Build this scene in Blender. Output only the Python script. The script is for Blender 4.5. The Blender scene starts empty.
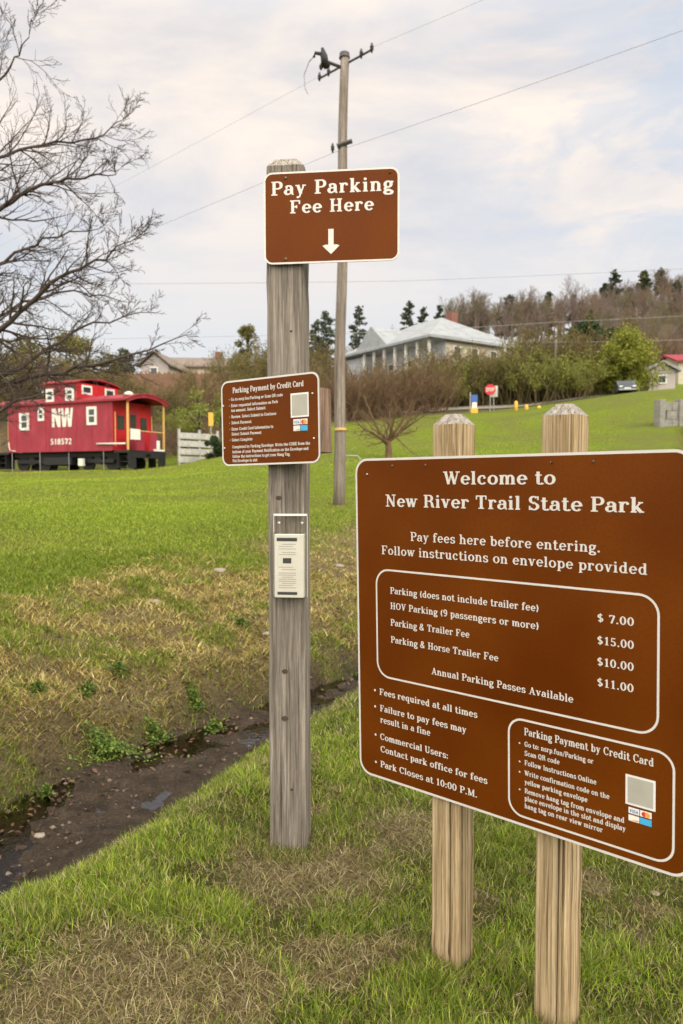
import bpy, math, random
import numpy as np
from mathutils import Vector, Matrix
random.seed(7)
RNG = np.random.default_rng(11)
sc = bpy.context.scene
col = sc.collection
R = math.radians
CAMZ = 1.30                      # camera height above the near grass
PITCH = R(2.48)
FPX = 1024 * 26 / 36.0

def at(px, py, Y):               # a world point at distance Y seen at a pixel
    c, s = math.cos(PITCH), math.sin(PITCH)
    x = (px - 341.5) / FPX; y = (512 - py) / FPX
    k = Y / (c + y * s)
    return Vector((x * k, Y, CAMZ + (-s + y * c) * k))

# ------------------------------------------------------------------ materials
def ramp(nt, fac, stops, interp='LINEAR'):
    n = nt.nodes.new('ShaderNodeValToRGB'); n.color_ramp.interpolation = interp
    e = n.color_ramp.elements
    while len(e) < len(stops): e.new(0.5)
    for el, (p, c) in zip(e, stops):
        el.position = p; el.color = (*c, 1) if len(c) == 3 else c
    nt.links.new(fac, n.inputs[0]); return n.outputs[0]

def noise(nt, vec, scale, detail=4, rough=.55, dist=0):
    n = nt.nodes.new('ShaderNodeTexNoise')
    n.inputs['Scale'].default_value = scale; n.inputs['Detail'].default_value = detail
    n.inputs['Roughness'].default_value = rough; n.inputs['Distortion'].default_value = dist
    if vec is not None: nt.links.new(vec, n.inputs['Vector'])
    return n.outputs['Fac']

def mapping(nt, scale=(1, 1, 1), kind='Object', rot=(0, 0, 0)):
    t = nt.nodes.new('ShaderNodeTexCoord'); m = nt.nodes.new('ShaderNodeMapping')
    m.inputs['Scale'].default_value = scale; m.inputs['Rotation'].default_value = rot
    nt.links.new(t.outputs[kind], m.inputs[0]); return m.outputs[0]

def mixc(nt, a, b, fac, mode='MIX'):
    n = nt.nodes.new('ShaderNodeMix'); n.data_type = 'RGBA'; n.blend_type = mode
    for s, v in ((n.inputs[0], fac), (n.inputs[6], a), (n.inputs[7], b)):
        if isinstance(v, (int, float)): s.default_value = v
        elif isinstance(v, tuple): s.default_value = (*v, 1)
        else: nt.links.new(v, s)
    return n.outputs[2]

def math_n(nt, op, a, b=0.0):
    n = nt.nodes.new('ShaderNodeMath'); n.operation = op
    for s, v in ((n.inputs[0], a), (n.inputs[1], b)):
        if isinstance(v, (int, float)): s.default_value = v
        else: nt.links.new(v, s)
    return n.outputs[0]

def new_mat(name, rough=.7, metal=0, spec=.4):
    m = bpy.data.materials.new(name); m.use_nodes = True
    b = m.node_tree.nodes['Principled BSDF']
    b.inputs['Roughness'].default_value = rough; b.inputs['Metallic'].default_value = metal
    b.inputs['Specular IOR Level'].default_value = spec
    return m, m.node_tree, b

def bump(nt, b, h, strength=.3, dist=.01):
    n = nt.nodes.new('ShaderNodeBump'); n.inputs['Strength'].default_value = strength
    n.inputs['Distance'].default_value = dist
    nt.links.new(h, n.inputs['Height']); nt.links.new(n.outputs[0], b.inputs['Normal'])

def mottled(name, c, var=.25, scale=8, rough=.7, metal=0, spec=.4, bs=0, stretch=(1, 1, 1)):
    m, nt, b = new_mat(name, rough, metal, spec)
    v = mapping(nt, stretch); f = noise(nt, v, scale, 6, .65)
    c1 = tuple(x * (1 - var) for x in c); c2 = tuple(min(1, x * (1 + var)) for x in c)
    nt.links.new(ramp(nt, f, [(.3, c1), (.7, c2)]), b.inputs['Base Color'])
    if bs: bump(nt, b, f, bs, .01)
    return m

def wood(name, lo, mid, hi, crack=(.03, .022, .016), sx=55, sz=2.2, cr=.36, bs=.8):
    m, nt, b = new_mat(name, .88, 0, .15)
    f = noise(nt, mapping(nt, (sx, sx, sz)), 1, 8, .72, .8)
    base = ramp(nt, f, [(.34, lo), (.5, mid), (.66, hi)])
    fine = noise(nt, mapping(nt, (sx * 5, sx * 5, sz * 3.5)), 1, 4, .7, .3)
    base = mixc(nt, base, ramp(nt, fine, [(.34, (.55,) * 3), (.64, (1.22,) * 3)]), .75, 'MULTIPLY')
    g = noise(nt, mapping(nt, (sx * 2.2, sx * 2.2, sz * .55)), 1, 3, .55, .25)
    base = mixc(nt, base, crack, ramp(nt, g, [(cr - .05, (.95,) * 3), (cr, (0,) * 3)]))
    h = noise(nt, mapping(nt, (5, 5, 2.6)), 1, 5, .7)
    base = mixc(nt, base, lo, math_n(nt, 'MULTIPLY', ramp(nt, h, [(.45, (0,) * 3), (.72, (1,) * 3)]), .5))
    nt.links.new(base, b.inputs['Base Color'])
    hh = math_n(nt, 'ADD', math_n(nt, 'ADD', f, fine), ramp(nt, g, [(cr - .05, (0,) * 3), (cr + .03, (1,) * 3)]))
    bump(nt, b, hh, bs, .004)
    return m

def attr_mat(name, rough=.6, transl=.25, spec=.25):
    m, nt, b = new_mat(name, rough, 0, spec)
    a = nt.nodes.new('ShaderNodeAttribute'); a.attribute_name = 'Col'
    nt.links.new(a.outputs['Color'], b.inputs['Base Color'])
    if transl:
        t = nt.nodes.new('ShaderNodeBsdfTranslucent'); nt.links.new(a.outputs['Color'], t.inputs[0])
        x = nt.nodes.new('ShaderNodeMixShader'); x.inputs[0].default_value = transl
        nt.links.new(b.outputs[0], x.inputs[1]); nt.links.new(t.outputs[0], x.inputs[2])
        nt.links.new(x.outputs[0], nt.nodes['Material Output'].inputs[0])
    return m

def flat(name, c, rough=.6, metal=0, spec=.4): return mottled(name, c, .08, 14, rough, metal, spec)

M = {}
def sign_brown():
    m, nt, b = new_mat('brown_sheeting', .3, 0, .12)
    v = mapping(nt); f = noise(nt, v, 2.2, 2, .5); g = noise(nt, v, 160, 2, .6)
    c = ramp(nt, f, [(.35, (.102, .0225, .0010)), (.65, (.148, .0375, .0014))])
    nt.links.new(mixc(nt, c, ramp(nt, g, [(.3, (.86,) * 3), (.7, (1.1,) * 3)]), .6, 'MULTIPLY'), b.inputs['Base Color'])
    sc_ = noise(nt, mapping(nt, (40, 40, 160), rot=(.3, 0, .5)), 1, 2, .5)
    nt.links.new(math_n(nt, 'ADD', ramp(nt, f, [(.3, (.26,) * 3), (.7, (.42,) * 3)]), math_n(nt, 'MULTIPLY', sc_, .12)), b.inputs['Roughness'])
    bump(nt, b, noise(nt, v, 3, 2, .5), .10, .006)
    return m
M['brown'] = sign_brown()
M['white'] = mottled('white_sheeting', (.66, .64, .61), .05, 20, .45)
M['alu'] = mottled('bare_aluminium', (.55, .55, .54), .1, 30, .4, .8)
M['steel'] = mottled('galvanised_steel', (.42, .42, .42), .2, 40, .45, .8)
M['post_grey'] = wood('weathered_grey_wood', (.11, .095, .08), (.25, .222, .19), (.43, .39, .34), sx=70, sz=2.0)
M['post_tan'] = wood('tan_treated_wood', (.24, .165, .085), (.47, .355, .205), (.68, .545, .36), (.07, .045, .025), sx=75, sz=1.3, cr=.39)
M['post_cap'] = wood('grey_end_grain', (.20, .18, .155), (.38, .35, .31), (.54, .50, .45), (.05, .04, .03), sx=80, sz=10, cr=.37)
M['pole'] = wood('utility_pole_wood', (.15, .125, .105), (.25, .215, .185), (.34, .30, .26), sx=14, sz=.6)
M['block'] = wood('reddish_board', (.14, .085, .06), (.25, .17, .125), (.36, .26, .20), sx=50, sz=3)
M['knot'] = mottled('dark_knot', (.07, .052, .04), .4, 90, .9)
M['paper'] = mottled('cream_envelope_paper', (.78, .77, .70), .04, 20, .7)
M['ink'] = flat('dark_ink', (.06, .06, .07), .7)
M['ink_grey'] = flat('grey_print', (.42, .41, .36), .7)
M['black'] = mottled('black_iron', (.018, .018, .02), .3, 20, .6)
M['darkgrey'] = mottled('dark_porcelain', (.06, .055, .055), .3, 20, .35)
M['wire'] = flat('wire_aluminium', (.33, .33, .35), .6)
M['blue'] = flat('card_blue', (.03, .12, .42), .4)
M['cyan'] = flat('card_cyan', (.06, .42, .72), .4)
M['red_dot'] = flat('card_red', (.62, .05, .04), .4)
M['orange_dot'] = flat('card_orange', (.85, .35, .06), .4)
M['sticker'] = flat('white_sticker_and_highlight', (.78, .78, .76), .4)
def faded_red():
    m, nt, b = new_mat('faded_caboose_red', .55, 0, .35)
    f = noise(nt, mapping(nt, (1, 1, .5)), 1.6, 6, .65); g = noise(nt, mapping(nt, (9, 9, .7)), 1, 5, .7)
    c = ramp(nt, f, [(.3, (.24, .022, .042)), (.55, (.33, .032, .056)), (.75, (.40, .060, .085))])
    c = mixc(nt, c, (.13, .035, .03), math_n(nt, 'MULTIPLY', ramp(nt, g, [(.52, (0,) * 3), (.72, (1,) * 3)]), .55))
    nt.links.new(c, b.inputs['Base Color']); bump(nt, b, g, .1, .01); return m
M['cab_red'] = faded_red()
M['cab_red_end'] = mottled('bright_caboose_red', (.46, .012, .018), .15, 3, .5)
M['cab_roof'] = mottled('caboose_roof_red', (.27, .022, .035), .3, 3, .6)
M['cab_glass'] = flat('dark_window_glass', (.03, .04, .045), .1, 0, .6)
M['cab_white'] = mottled('chalky_white_paint', (.72, .72, .68), .08, 12, .6)
M['yellow'] = mottled('yellow_paint', (.72, .42, .06), .12, 12, .5)
M['cab_yellow'] = mottled('faded_yellow_paint', (.66, .42, .14), .15, 12, .5)
M['fence_grey'] = wood('pale_grey_boards', (.34, .34, .33), (.50, .50, .48), (.62, .62, .60), (.2, .2, .2), sx=8, sz=8)
M['stop_red'] = flat('stop_red', (.55, .03, .04), .4)
M['sign_blue'] = flat('sign_blue', (.05, .13, .40), .4)
M['bark'] = mottled('grey_bark', (.078, .06, .053), .35, 14, .9, 0, .2, .4, (1, 1, .4))
M['bark_far'] = mottled('far_grey_bark', (.165, .130, .115), .3, 2, .95, 0, .1)
M['far_olive'] = mottled('far_olive_twigs', (.155, .140, .085), .3, 2, .95, 0, .1)
M['far_brown'] = mottled('far_brown_twigs', (.17, .125, .09), .3, 2, .95, 0, .1)
M['bark_brown'] = mottled('brown_twig_bark', (.15, .098, .062), .3, 5, .95, 0, .1)
M['bark_olive'] = mottled('olive_twig_bark', (.13, .105, .05), .3, 5, .95, 0, .1)
M['leaf'] = attr_mat('leaves', .6, .3)
M['blade'] = attr_mat('grass_blades', .55, .3, .3)
M['dead'] = attr_mat('dead_leaves', .8, .1, .2)
M['stone'] = mottled('pale_stone', (.27, .235, .19), .25, 20, .9, 0, .2, .4)
M['h_wall'] = mottled('pale_blue_siding', (.48, .52, .56), .1, 1.2, .8, 0, .2, .15, (1, 1, 12))
M['h_cream'] = mottled('cream_siding', (.52, .48, .38), .12, 1.2, .8, 0, .2, .15, (1, 1, 12))
M['h_roof'] = mottled('light_blue_grey_roof', (.29, .315, .33), .18, 1.5, .6, 0, .3)
M['h_roof2'] = mottled('brown_shingles', (.20, .165, .14), .25, 3, .9)
M['h_beige'] = mottled('beige_siding', (.50, .43, .34), .12, 1.5, .8)
M['h_grey'] = mottled('grey_siding', (.40, .37, .35), .1, 1.5, .8)
M['brick'] = mottled('red_brick', (.20, .09, .07), .25, 8, .9)
M['rust_board'] = mottled('rusty_brown_boards', (.20, .115, .075), .3, 4, .9)
M['wall_block'] = mottled('grey_retaining_blocks', (.24, .235, .215), .3, 5, .9, 0, .2, .3)
M['rubber'] = flat('tyre_rubber', (.02, .02, .02), .8)
M['car'] = flat('dark_car_paint', (.07, .085, .11), .3, .2)
M['road'] = mottled('grey_asphalt', (.24, .225, .18), .2, 6, .9)
M['weed'] = attr_mat('weed_leaves', .5, .25, .4)

def acrylic():
    m, nt, b = new_mat('clear_acrylic', .08)
    t = nt.nodes.new('ShaderNodeBsdfTransparent'); t.inputs[0].default_value = (.99, .99, .985, 1)
    g = nt.nodes.new('ShaderNodeBsdfGlossy'); g.inputs['Roughness'].default_value = .12
    lw = nt.nodes.new('ShaderNodeLayerWeight'); lw.inputs[0].default_value = .35
    x = nt.nodes.new('ShaderNodeMixShader')
    nt.links.new(math_n(nt, 'ADD', math_n(nt, 'MULTIPLY', lw.outputs['Fresnel'], .25), .03), x.inputs[0])
    nt.links.new(t.outputs[0], x.inputs[1]); nt.links.new(g.outputs[0], x.inputs[2])
    nt.links.new(x.outputs[0], nt.nodes['Material Output'].inputs[0]); return m
M['acrylic'] = acrylic()
def water_mat():
    m, nt, b = new_mat('shallow_brown_water', .05)
    t = nt.nodes.new('ShaderNodeBsdfTransparent'); t.inputs[0].default_value = (.62, .52, .38, 1)
    g = nt.nodes.new('ShaderNodeBsdfGlossy'); g.inputs['Roughness'].default_value = .06
    g.inputs[0].default_value = (.9, .93, 1, 1)
    bp = nt.nodes.new('ShaderNodeBump'); bp.inputs['Strength'].default_value = .35; bp.inputs['Distance'].default_value = .01
    nt.links.new(noise(nt, mapping(nt), 22, 3, .5), bp.inputs['Height']); nt.links.new(bp.outputs[0], g.inputs['Normal'])
    f = nt.nodes.new('ShaderNodeFresnel'); f.inputs[0].default_value = 1.5; nt.links.new(bp.outputs[0], f.inputs['Normal'])
    x = nt.nodes.new('ShaderNodeMixShader')
    nt.links.new(math_n(nt, 'MINIMUM', math_n(nt, 'MULTIPLY', f.outputs[0], 1.15), 1), x.inputs[0])
    nt.links.new(t.outputs[0], x.inputs[1]); nt.links.new(g.outputs[0], x.inputs[2])
    nt.links.new(x.outputs[0], nt.nodes['Material Output'].inputs[0]); return m
M['water'] = water_mat()

# ------------------------------------------------------------------ mesh building
def tag(o, label=None, cat=None, group=None, kind=None):
    if label: o['label'] = label
    if cat: o['category'] = cat
    if group: o['group'] = group
    if kind: o['kind'] = kind
    return o

def empty(name, loc=(0, 0, 0), rz=0, mat=None):
    o = bpy.data.objects.new(name, None); col.objects.link(o)
    o.empty_display_size = .2
    if mat is not None: o.matrix_world = mat
    else: o.location = loc; o.rotation_euler = (0, 0, rz)
    return o

class MB:
    def __init__(s): s.v = []; s.f = []
    def add(s, vs, fs):
        n = len(s.v); s.v += [tuple(p) for p in vs]; s.f += [tuple(i + n for i in f) for f in fs]; return s
    def box(s, x0, x1, y0, y1, z0, z1, bev=0):
        if bev:
            b = min(bev, (x1 - x0) * .45, (y1 - y0) * .45, (z1 - z0) * .45)
            ring = lambda i, z: [(x0 + b + i, y0 + i, z), (x1 - b - i, y0 + i, z), (x1 - i, y0 + b + i, z), (x1 - i, y1 - b - i, z),
                                 (x1 - b - i, y1 - i, z), (x0 + b + i, y1 - i, z), (x0 + i, y1 - b - i, z), (x0 + i, y0 + b + i, z)]
            c = b * .5
            vs = ring(c, z0) + ring(0, z0 + c) + ring(0, z1 - c) + ring(c, z1)
            fs = [tuple(range(7, -1, -1)), tuple(range(24, 32))]
            for k in range(3):
                for i in range(8):
                    j = (i + 1) % 8; fs.append((k * 8 + i, k * 8 + j, k * 8 + 8 + j, k * 8 + 8 + i))
            return s.add(vs, fs)
        vs = [(x, y, z) for z in (z0, z1) for y in (y0, y1) for x in (x0, x1)]
        return s.add(vs, [(0, 2, 3, 1), (4, 5, 7, 6), (0, 1, 5, 4), (2, 6, 7, 3), (0, 4, 6, 2), (1, 3, 7, 5)])
    def tube(s, pts, rads, n=8, caps=True):
        pts = [Vector(p) for p in pts]
        if isinstance(rads, (int, float)): rads = [rads] * len(pts)
        vs = []; fs = []
        up = Vector((0, 0, 1))
        for i, p in enumerate(pts):
            d = (pts[min(i + 1, len(pts) - 1)] - pts[max(i - 1, 0)])
            if d.length < 1e-9: d = Vector((0, 0, 1))
            d.normalize()
            a = d.cross(up if abs(d.z) < .95 else Vector((1, 0, 0))).normalized(); b = d.cross(a)
            for k in range(n):
                t = 2 * math.pi * k / n
                vs.append(p + (a * math.cos(t) + b * math.sin(t)) * rads[i])
        for i in range(len(pts) - 1):
            for k in range(n):
                j = (k + 1) % n; fs.append((i * n + k, i * n + n + k, i * n + n + j, i * n + j))
        if caps:
            fs.append(tuple(range(n))); fs.append(tuple((len(pts) - 1) * n + k for k in range(n - 1, -1, -1)))
        return s.add(vs, fs)
    def prism(s, poly, y0, y1):          # polygon in x,z extruded along y
        n = len(poly)
        vs = [(x, y0, z) for x, z in poly] + [(x, y1, z) for x, z in poly]
        fs = [tuple(range(n)), tuple(range(2 * n - 1, n - 1, -1))]
        for i in range(n):
            j = (i + 1) % n; fs.append((i, i + n, j + n, j))
        return s.add(vs, fs)
    def build(s, name, mat, parent=None, smooth=False, matrix=None):
        me = bpy.data.meshes.new(name); me.from_pydata(s.v, [], s.f); me.materials.append(mat)
        if smooth: me.polygons.foreach_set('use_smooth', [True] * len(me.polygons))
        o = bpy.data.objects.new(name, me); col.objects.link(o)
        if parent is not None: o.parent = parent
        if matrix is not None: o.matrix_local = matrix
        return o

def np_mesh(name, V, F, mat, cols=None, parent=None, smooth=False):     # F (n,3) or (n,4)
    me = bpy.data.meshes.new(name); k = F.shape[1]
    me.vertices.add(len(V)); me.vertices.foreach_set('co', V.astype(np.float32).ravel())
    me.loops.add(F.size); me.loops.foreach_set('vertex_index', F.astype(np.int32).ravel())
    me.polygons.add(len(F)); me.polygons.foreach_set('loop_start', np.arange(0, F.size, k, dtype=np.int32))
    me.update(calc_edges=True)
    if smooth: me.polygons.foreach_set('use_smooth', np.ones(len(F), dtype=bool))
    if cols is not None:
        a = me.color_attributes.new('Col', 'FLOAT_COLOR', 'POINT')
        a.data.foreach_set('color', (cols if cols.shape[1] == 4 else np.c_[cols, np.ones(len(cols))]).astype(np.float32).ravel())
    me.materials.append(mat)
    o = bpy.data.objects.new(name, me); col.objects.link(o)
    if parent is not None: o.parent = parent
    return o

# value noise in numpy
_P = RNG.random((256, 256))
def vnoise(x, y):
    xi = np.floor(x).astype(int); yi = np.floor(y).astype(int); fx = x - xi; fy = y - yi
    fx = fx * fx * (3 - 2 * fx); fy = fy * fy * (3 - 2 * fy)
    g = lambda i, j: _P[i % 256, j % 256]
    return (g(xi, yi) * (1 - fx) + g(xi + 1, yi) * fx) * (1 - fy) + (g(xi, yi + 1) * (1 - fx) + g(xi + 1, yi + 1) * fx) * fy
def fbm(x, y, o=4):
    r = 0; a = .5; s = 0
    for k in range(o):
        r = r + a * vnoise(x * 2 ** k + 17.3 * k, y * 2 ** k + 5.1 * k); s += a; a *= .5
    return r / s
def sstep(a, b, x):
    t = np.clip((x - a) / (b - a), 0, 1); return t * t * (3 - 2 * t)

# ------------------------------------------------------------------ terrain
DD = np.array([4, 8, 17, 30, 37, 45, 58, 75, 110, 160, 220, 300, 600.])
TT = np.array([-.9, -.45, -.3, 0, .2, .46, .9])
ZZ = np.array([
    [-1.03, -.86, -.5, .05, .36, .9, 5.6, 8.2, 11, 14, 17, 20, 25],
    [-1.03, -.86, -.5, .05, .36, .9, 6.0, 8.6, 11, 14, 17, 20, 25],
    [-1.03, -.86, -.48, .08, .40, 1.0, 6.5, 9.3, 12, 15, 18, 20, 25],
    [-1.03, -.86, -.57, .85, 1.9, 3.3, 5.6, 9.0, 15, 21, 28, 34, 40],
    [-1.03, -.86, -.52, .95, 1.9, 3.8, 5.9, 9.6, 19, 29, 38, 42, 50],
    [-1.03, -.84, -.45, 1.10, 2.9, 5.45, 7.0, 10.4, 18, 31, 50, 55, 60],
    [-1.03, -.80, -.40, 1.20, 3.2, 5.8, 7.4, 11, 19, 33, 54, 60, 65]])
def zfar(x, y):
    r = np.hypot(x, y); az = np.clip(np.arctan2(x, np.where(np.abs(y) < 1e-6, 1e-6, y)), -R(42), R(42))
    t = np.tan(az); d = np.maximum(r * np.cos(az), 4.0)
    ld = np.log(d); LD = np.log(DD)
    out = np.zeros_like(r)
    i = np.clip(np.searchsorted(LD, ld) - 1, 0, len(DD) - 2)
    f = np.clip((ld - LD[i]) / (LD[i + 1] - LD[i]), 0, 1)
    j = np.clip(np.searchsorted(TT, t) - 1, 0, len(TT) - 2)
    g = np.clip((t - TT[j]) / (TT[j + 1] - TT[j]), 0, 1); g = g * g * (3 - 2 * g)
    def hz(jj):
        z0 = ZZ[jj, i]; z1 = ZZ[jj, i + 1]
        im = np.maximum(i - 1, 0); ip = np.minimum(i + 2, len(DD) - 1)
        m0 = (ZZ[jj, i + 1] - ZZ[jj, im]) / (LD[i + 1] - LD[im]); m1 = (ZZ[jj, ip] - ZZ[jj, i]) / (LD[ip] - LD[i])
        h = LD[i + 1] - LD[i]; f2 = f * f; f3 = f2 * f
        return (2 * f3 - 3 * f2 + 1) * z0 + (f3 - 2 * f2 + f) * h * m0 * .8 + (-2 * f3 + 3 * f2) * z1 + (f3 - f2) * h * m1 * .8
    return hz(j) * (1 - g) + hz(j + 1) * g
DU = np.array([.473, .881]); DN = np.array([-.881, .473]); DO = np.array([-1.04, 2.25])
def ditch(x, y):
    s = (x - DO[0]) * DU[0] + (y - DO[1]) * DU[1]
    n = (x - DO[0]) * DN[0] + (y - DO[1]) * DN[1]
    n = n + .13 * np.sin(s * 1.15 + .6) + .25 * (fbm(s * .7 + 40, s * 0 + 3, 3) - .5) - .00 * s
    k = np.interp(s, [-1, 0, 2, 3.4, 5, 30], [1.05, 1.0, .97, .74, .66, .66])
    n = np.where(n > 0, np.where(n < 1.9 * k, n / k, n + 1.9 * (1 - k) * np.clip(1 - (n - 1.9 * k) / 2.2, 0, 1)), n)
    return s, n
WL = -1.845
def height(x, y):                 # world z of the ground
    x = np.asarray(x, float); y = np.asarray(y, float)
    s, n = ditch(x, y); r = np.hypot(x, y)
    zf = zfar(x, y)
    zn = -1.30 - .065 * np.clip(x + .2, -1.5, 1.5) * sstep(4.5, 2.5, r) + (zf + 1.30) * sstep(9, 22, r)
    zn = zn + .05 * (fbm(x * 1.3 + 9, y * 1.3, 3) - .5) * sstep(0, -.5, n)
    fade = 1 - sstep(16, 30, r)   # ditch dies out far away
    bed = WL - .005 + .13 * (fbm(s * 1.6 + 7, n * 2.4, 4) - .50) + .05 * (fbm(s * 9, n * 9, 3) - .5)
    nn = [-.25, .0, .35, .8, 1.0, 1.72, 1.80, 1.98, 2.5, 3.3, 4.1]
    prof = np.interp(n, nn, [0, .05, .40, .92, 1, 1, .92, .66, .42, .13, 0])
    side = sstep(.8, 1.9, n)
    top = zn * (1 - side) + zf * side
    inb = sstep(.80, 1.0, n) * (1 - sstep(1.70, 1.85, n))
    zz = top + (bed - top) * prof * fade
    lump = (fbm(x * 3.0, y * 3.0 + 30, 5) - .5) * .36 * np.clip(prof * (1 - inb) * 2, 0, 1) * sstep(1.7, 2.0, n) * fade
    fine = (fbm(x * 9, y * 9, 3) - .5) * .035 * sstep(14, 5, r)
    big = (fbm(x * .22 + 3, y * .22, 3) - .5) * .25 * sstep(7, 20, r) 
    return zz + lump + fine + big + CAMZ

def gz(x, y): return float(height(np.array([x]), np.array([y]))[0])

def hit(px, py, far=120.0):       # where the view ray of a pixel meets the ground
    Y = np.concatenate([np.linspace(1.5, 12, 1500), np.linspace(12.01, far, 2500)])
    c, s_ = math.cos(PITCH), math.sin(PITCH); x = (px - 341.5) / FPX; y = (512 - py) / FPX; k = Y / (c + y * s_)
    X = x * k; Z = CAMZ + (-s_ + y * c) * k; h = height(X, Y); i = int(np.argmax(Z <= h))
    return Vector((X[i], Y[i], h[i]))
# zone weights
def zones(x, y):
    s, n = ditch(x, y); r = np.hypot(x, y); fade = 1 - sstep(18, 30, r)
    mud = sstep(.34, .55, n + .15 * (fbm(x * 4, y * 4) - .5)) * (1 - sstep(1.66, 2.0, n + .45 * (fbm(x * 3, y * 3 + 8) - .5))) * fade
    bankdry = sstep(1.6, 1.9, n) * (1 - sstep(3.3, 4.1, n + 1.5 * (fbm(x * .9, y * .9 + 2, 3) - .5))) * fade
    nearp = .60 * fbm(x * 2.1 + 23, y * 2.1 + 11, 4) + .40 * fbm(x * 7 + 3, y * 7 + 1, 3)
    neardry = .80 * sstep(.62, .72, nearp) * (1 - sstep(.2, .6, n))
    # worn earth round the foot of the posts
    for (cx, cy, rr) in ((-.10, 2.42, .38), (-.55, 1.75, .42), (.25, 2.75, .3), (-.22, 1.80, .2)):
        neardry = np.maximum(neardry, 1 - sstep(.25 * rr, rr, np.hypot(x - cx, y - cy) + .35 * (nearp - .5)))
    dry = np.maximum(bankdry, neardry * .95)
    t = x / np.maximum(y, 1)
    edge = np.interp(t, [-.6, -.3, -.12, 0, .2, .3, .42, .6], [44, 44, 46, 46, 50, 56, 70, 75])
    brush = sstep(edge - 1, edge + 2, r * np.cos(np.clip(np.arctan2(x, y), -1, 1)) + 2 * (fbm(x * .3, y * .3) - .5))
    return mud, dry, brush

def ground_sheet():
    rr = [0.0, .35]
    while rr[-1] < 1400: rr.append(rr[-1] * (1.0125 if rr[-1] < 60 else 1.03))
    rr = np.array(rr[1:])
    az = np.concatenate([np.linspace(-40, 40, 330), np.linspace(42, 318, 90)]); az = np.radians(az)
    A, Rr = np.meshgrid(az, rr); x = Rr * np.sin(A); y = Rr * np.cos(A)
    z = height(x.ravel(), y.ravel())
    V = np.c_[x.ravel(), y.ravel(), z]; na = len(az); nr = len(rr)
    i = np.arange(nr - 1)[:, None] * na; j = np.arange(na)[None]; j2 = (j + 1) % na
    F = np.stack([i + j, i + j2, i + na + j2, i + na + j], -1).reshape(-1, 4)[:, ::-1]
    # centre fan closed by one vertex
    V = np.r_[V, [[0, 0, V[:na, 2].mean()]]]
    mud, dry, brush = zones(V[:, 0], V[:, 1])
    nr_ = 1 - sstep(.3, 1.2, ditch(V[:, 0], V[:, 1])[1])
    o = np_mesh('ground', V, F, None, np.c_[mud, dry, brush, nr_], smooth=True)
    return o

def ground_mat():
    m, nt, b = new_mat('ground_turf_and_mud', .95, 0, .15)
    a = nt.nodes.new('ShaderNodeAttribute'); a.attribute_name = 'Col'
    sp = nt.nodes.new('ShaderNodeSeparateColor'); nt.links.new(a.outputs['Color'], sp.inputs[0])
    v = mapping(nt)
    n1 = noise(nt, v, .35, 6, .6); n2 = noise(nt, v, 6, 6, .7); n3 = noise(nt, v, 70, 6, .8)
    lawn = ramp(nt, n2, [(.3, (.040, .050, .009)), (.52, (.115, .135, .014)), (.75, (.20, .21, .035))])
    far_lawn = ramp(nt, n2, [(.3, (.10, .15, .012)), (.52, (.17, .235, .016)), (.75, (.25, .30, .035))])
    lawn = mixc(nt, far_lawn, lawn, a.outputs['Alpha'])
    lawn = mixc(nt, lawn, (.155, .155, .045), math_n(nt, 'MULTIPLY', ramp(nt, n1, [(.40, (0,) * 3), (.60, (1,) * 3)]), .7))
    lawn = mixc(nt, lawn, ramp(nt, n3, [(.35, (.25,) * 3), (.65, (1.15,) * 3)]), .45, 'MULTIPLY')
    straw = ramp(nt, n3, [(.30, (.07, .052, .026)), (.5, (.21, .165, .080)), (.68, (.40, .335, .185))])
    mud = mixc(nt, ramp(nt, n3, [(.3, (.035, .025, .017)), (.55, (.115, .086, .060)), (.72, (.23, .185, .135))]), ramp(nt, n2, [(.35, (.35,) * 3), (.65, (1.3,) * 3)]), .7, 'MULTIPLY')
    litter = ramp(nt, n2, [(.3, (.055, .045, .022)), (.55, (.11, .085, .05)), (.75, (.15, .14, .05))])
    c = mixc(nt, lawn, straw, sp.outputs[1]); c = mixc(nt, c, mud, sp.outputs[0]); c = mixc(nt, c, litter, sp.outputs[2])
    nt.links.new(c, b.inputs['Base Color'])
    nt.links.new(math_n(nt, 'SUBTRACT', .95, math_n(nt, 'MULTIPLY', sp.outputs[0], .35)), b.inputs['Roughness'])
    bump(nt, b, math_n(nt, 'ADD', n3, math_n(nt, 'MULTIPLY', n2, 1.6)), 1.0, .045)
    return m
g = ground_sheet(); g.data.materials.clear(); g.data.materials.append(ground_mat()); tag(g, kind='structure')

def water_strip():
    s = np.linspace(-7, 26, 160); n = np.linspace(.3, 2.5, 26)
    S, N = np.meshgrid(s, n, indexing='ij')
    x = DO[0] + S * DU[0] + N * DN[0]; y = DO[1] + S * DU[1] + N * DN[1]
    z = np.full(x.shape, WL + CAMZ)
    V = np.c_[x.ravel(), y.ravel(), z.ravel()]
    i = np.arange(159)[:, None] * 26; j = np.arange(25)[None]
    F = np.stack([i + j, i + 26 + j, i + 27 + j, i + j + 1], -1).reshape(-1, 4)
    return np_mesh('water', V, F, M['water'], smooth=True)
tag(water_strip(), kind='structure')

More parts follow.
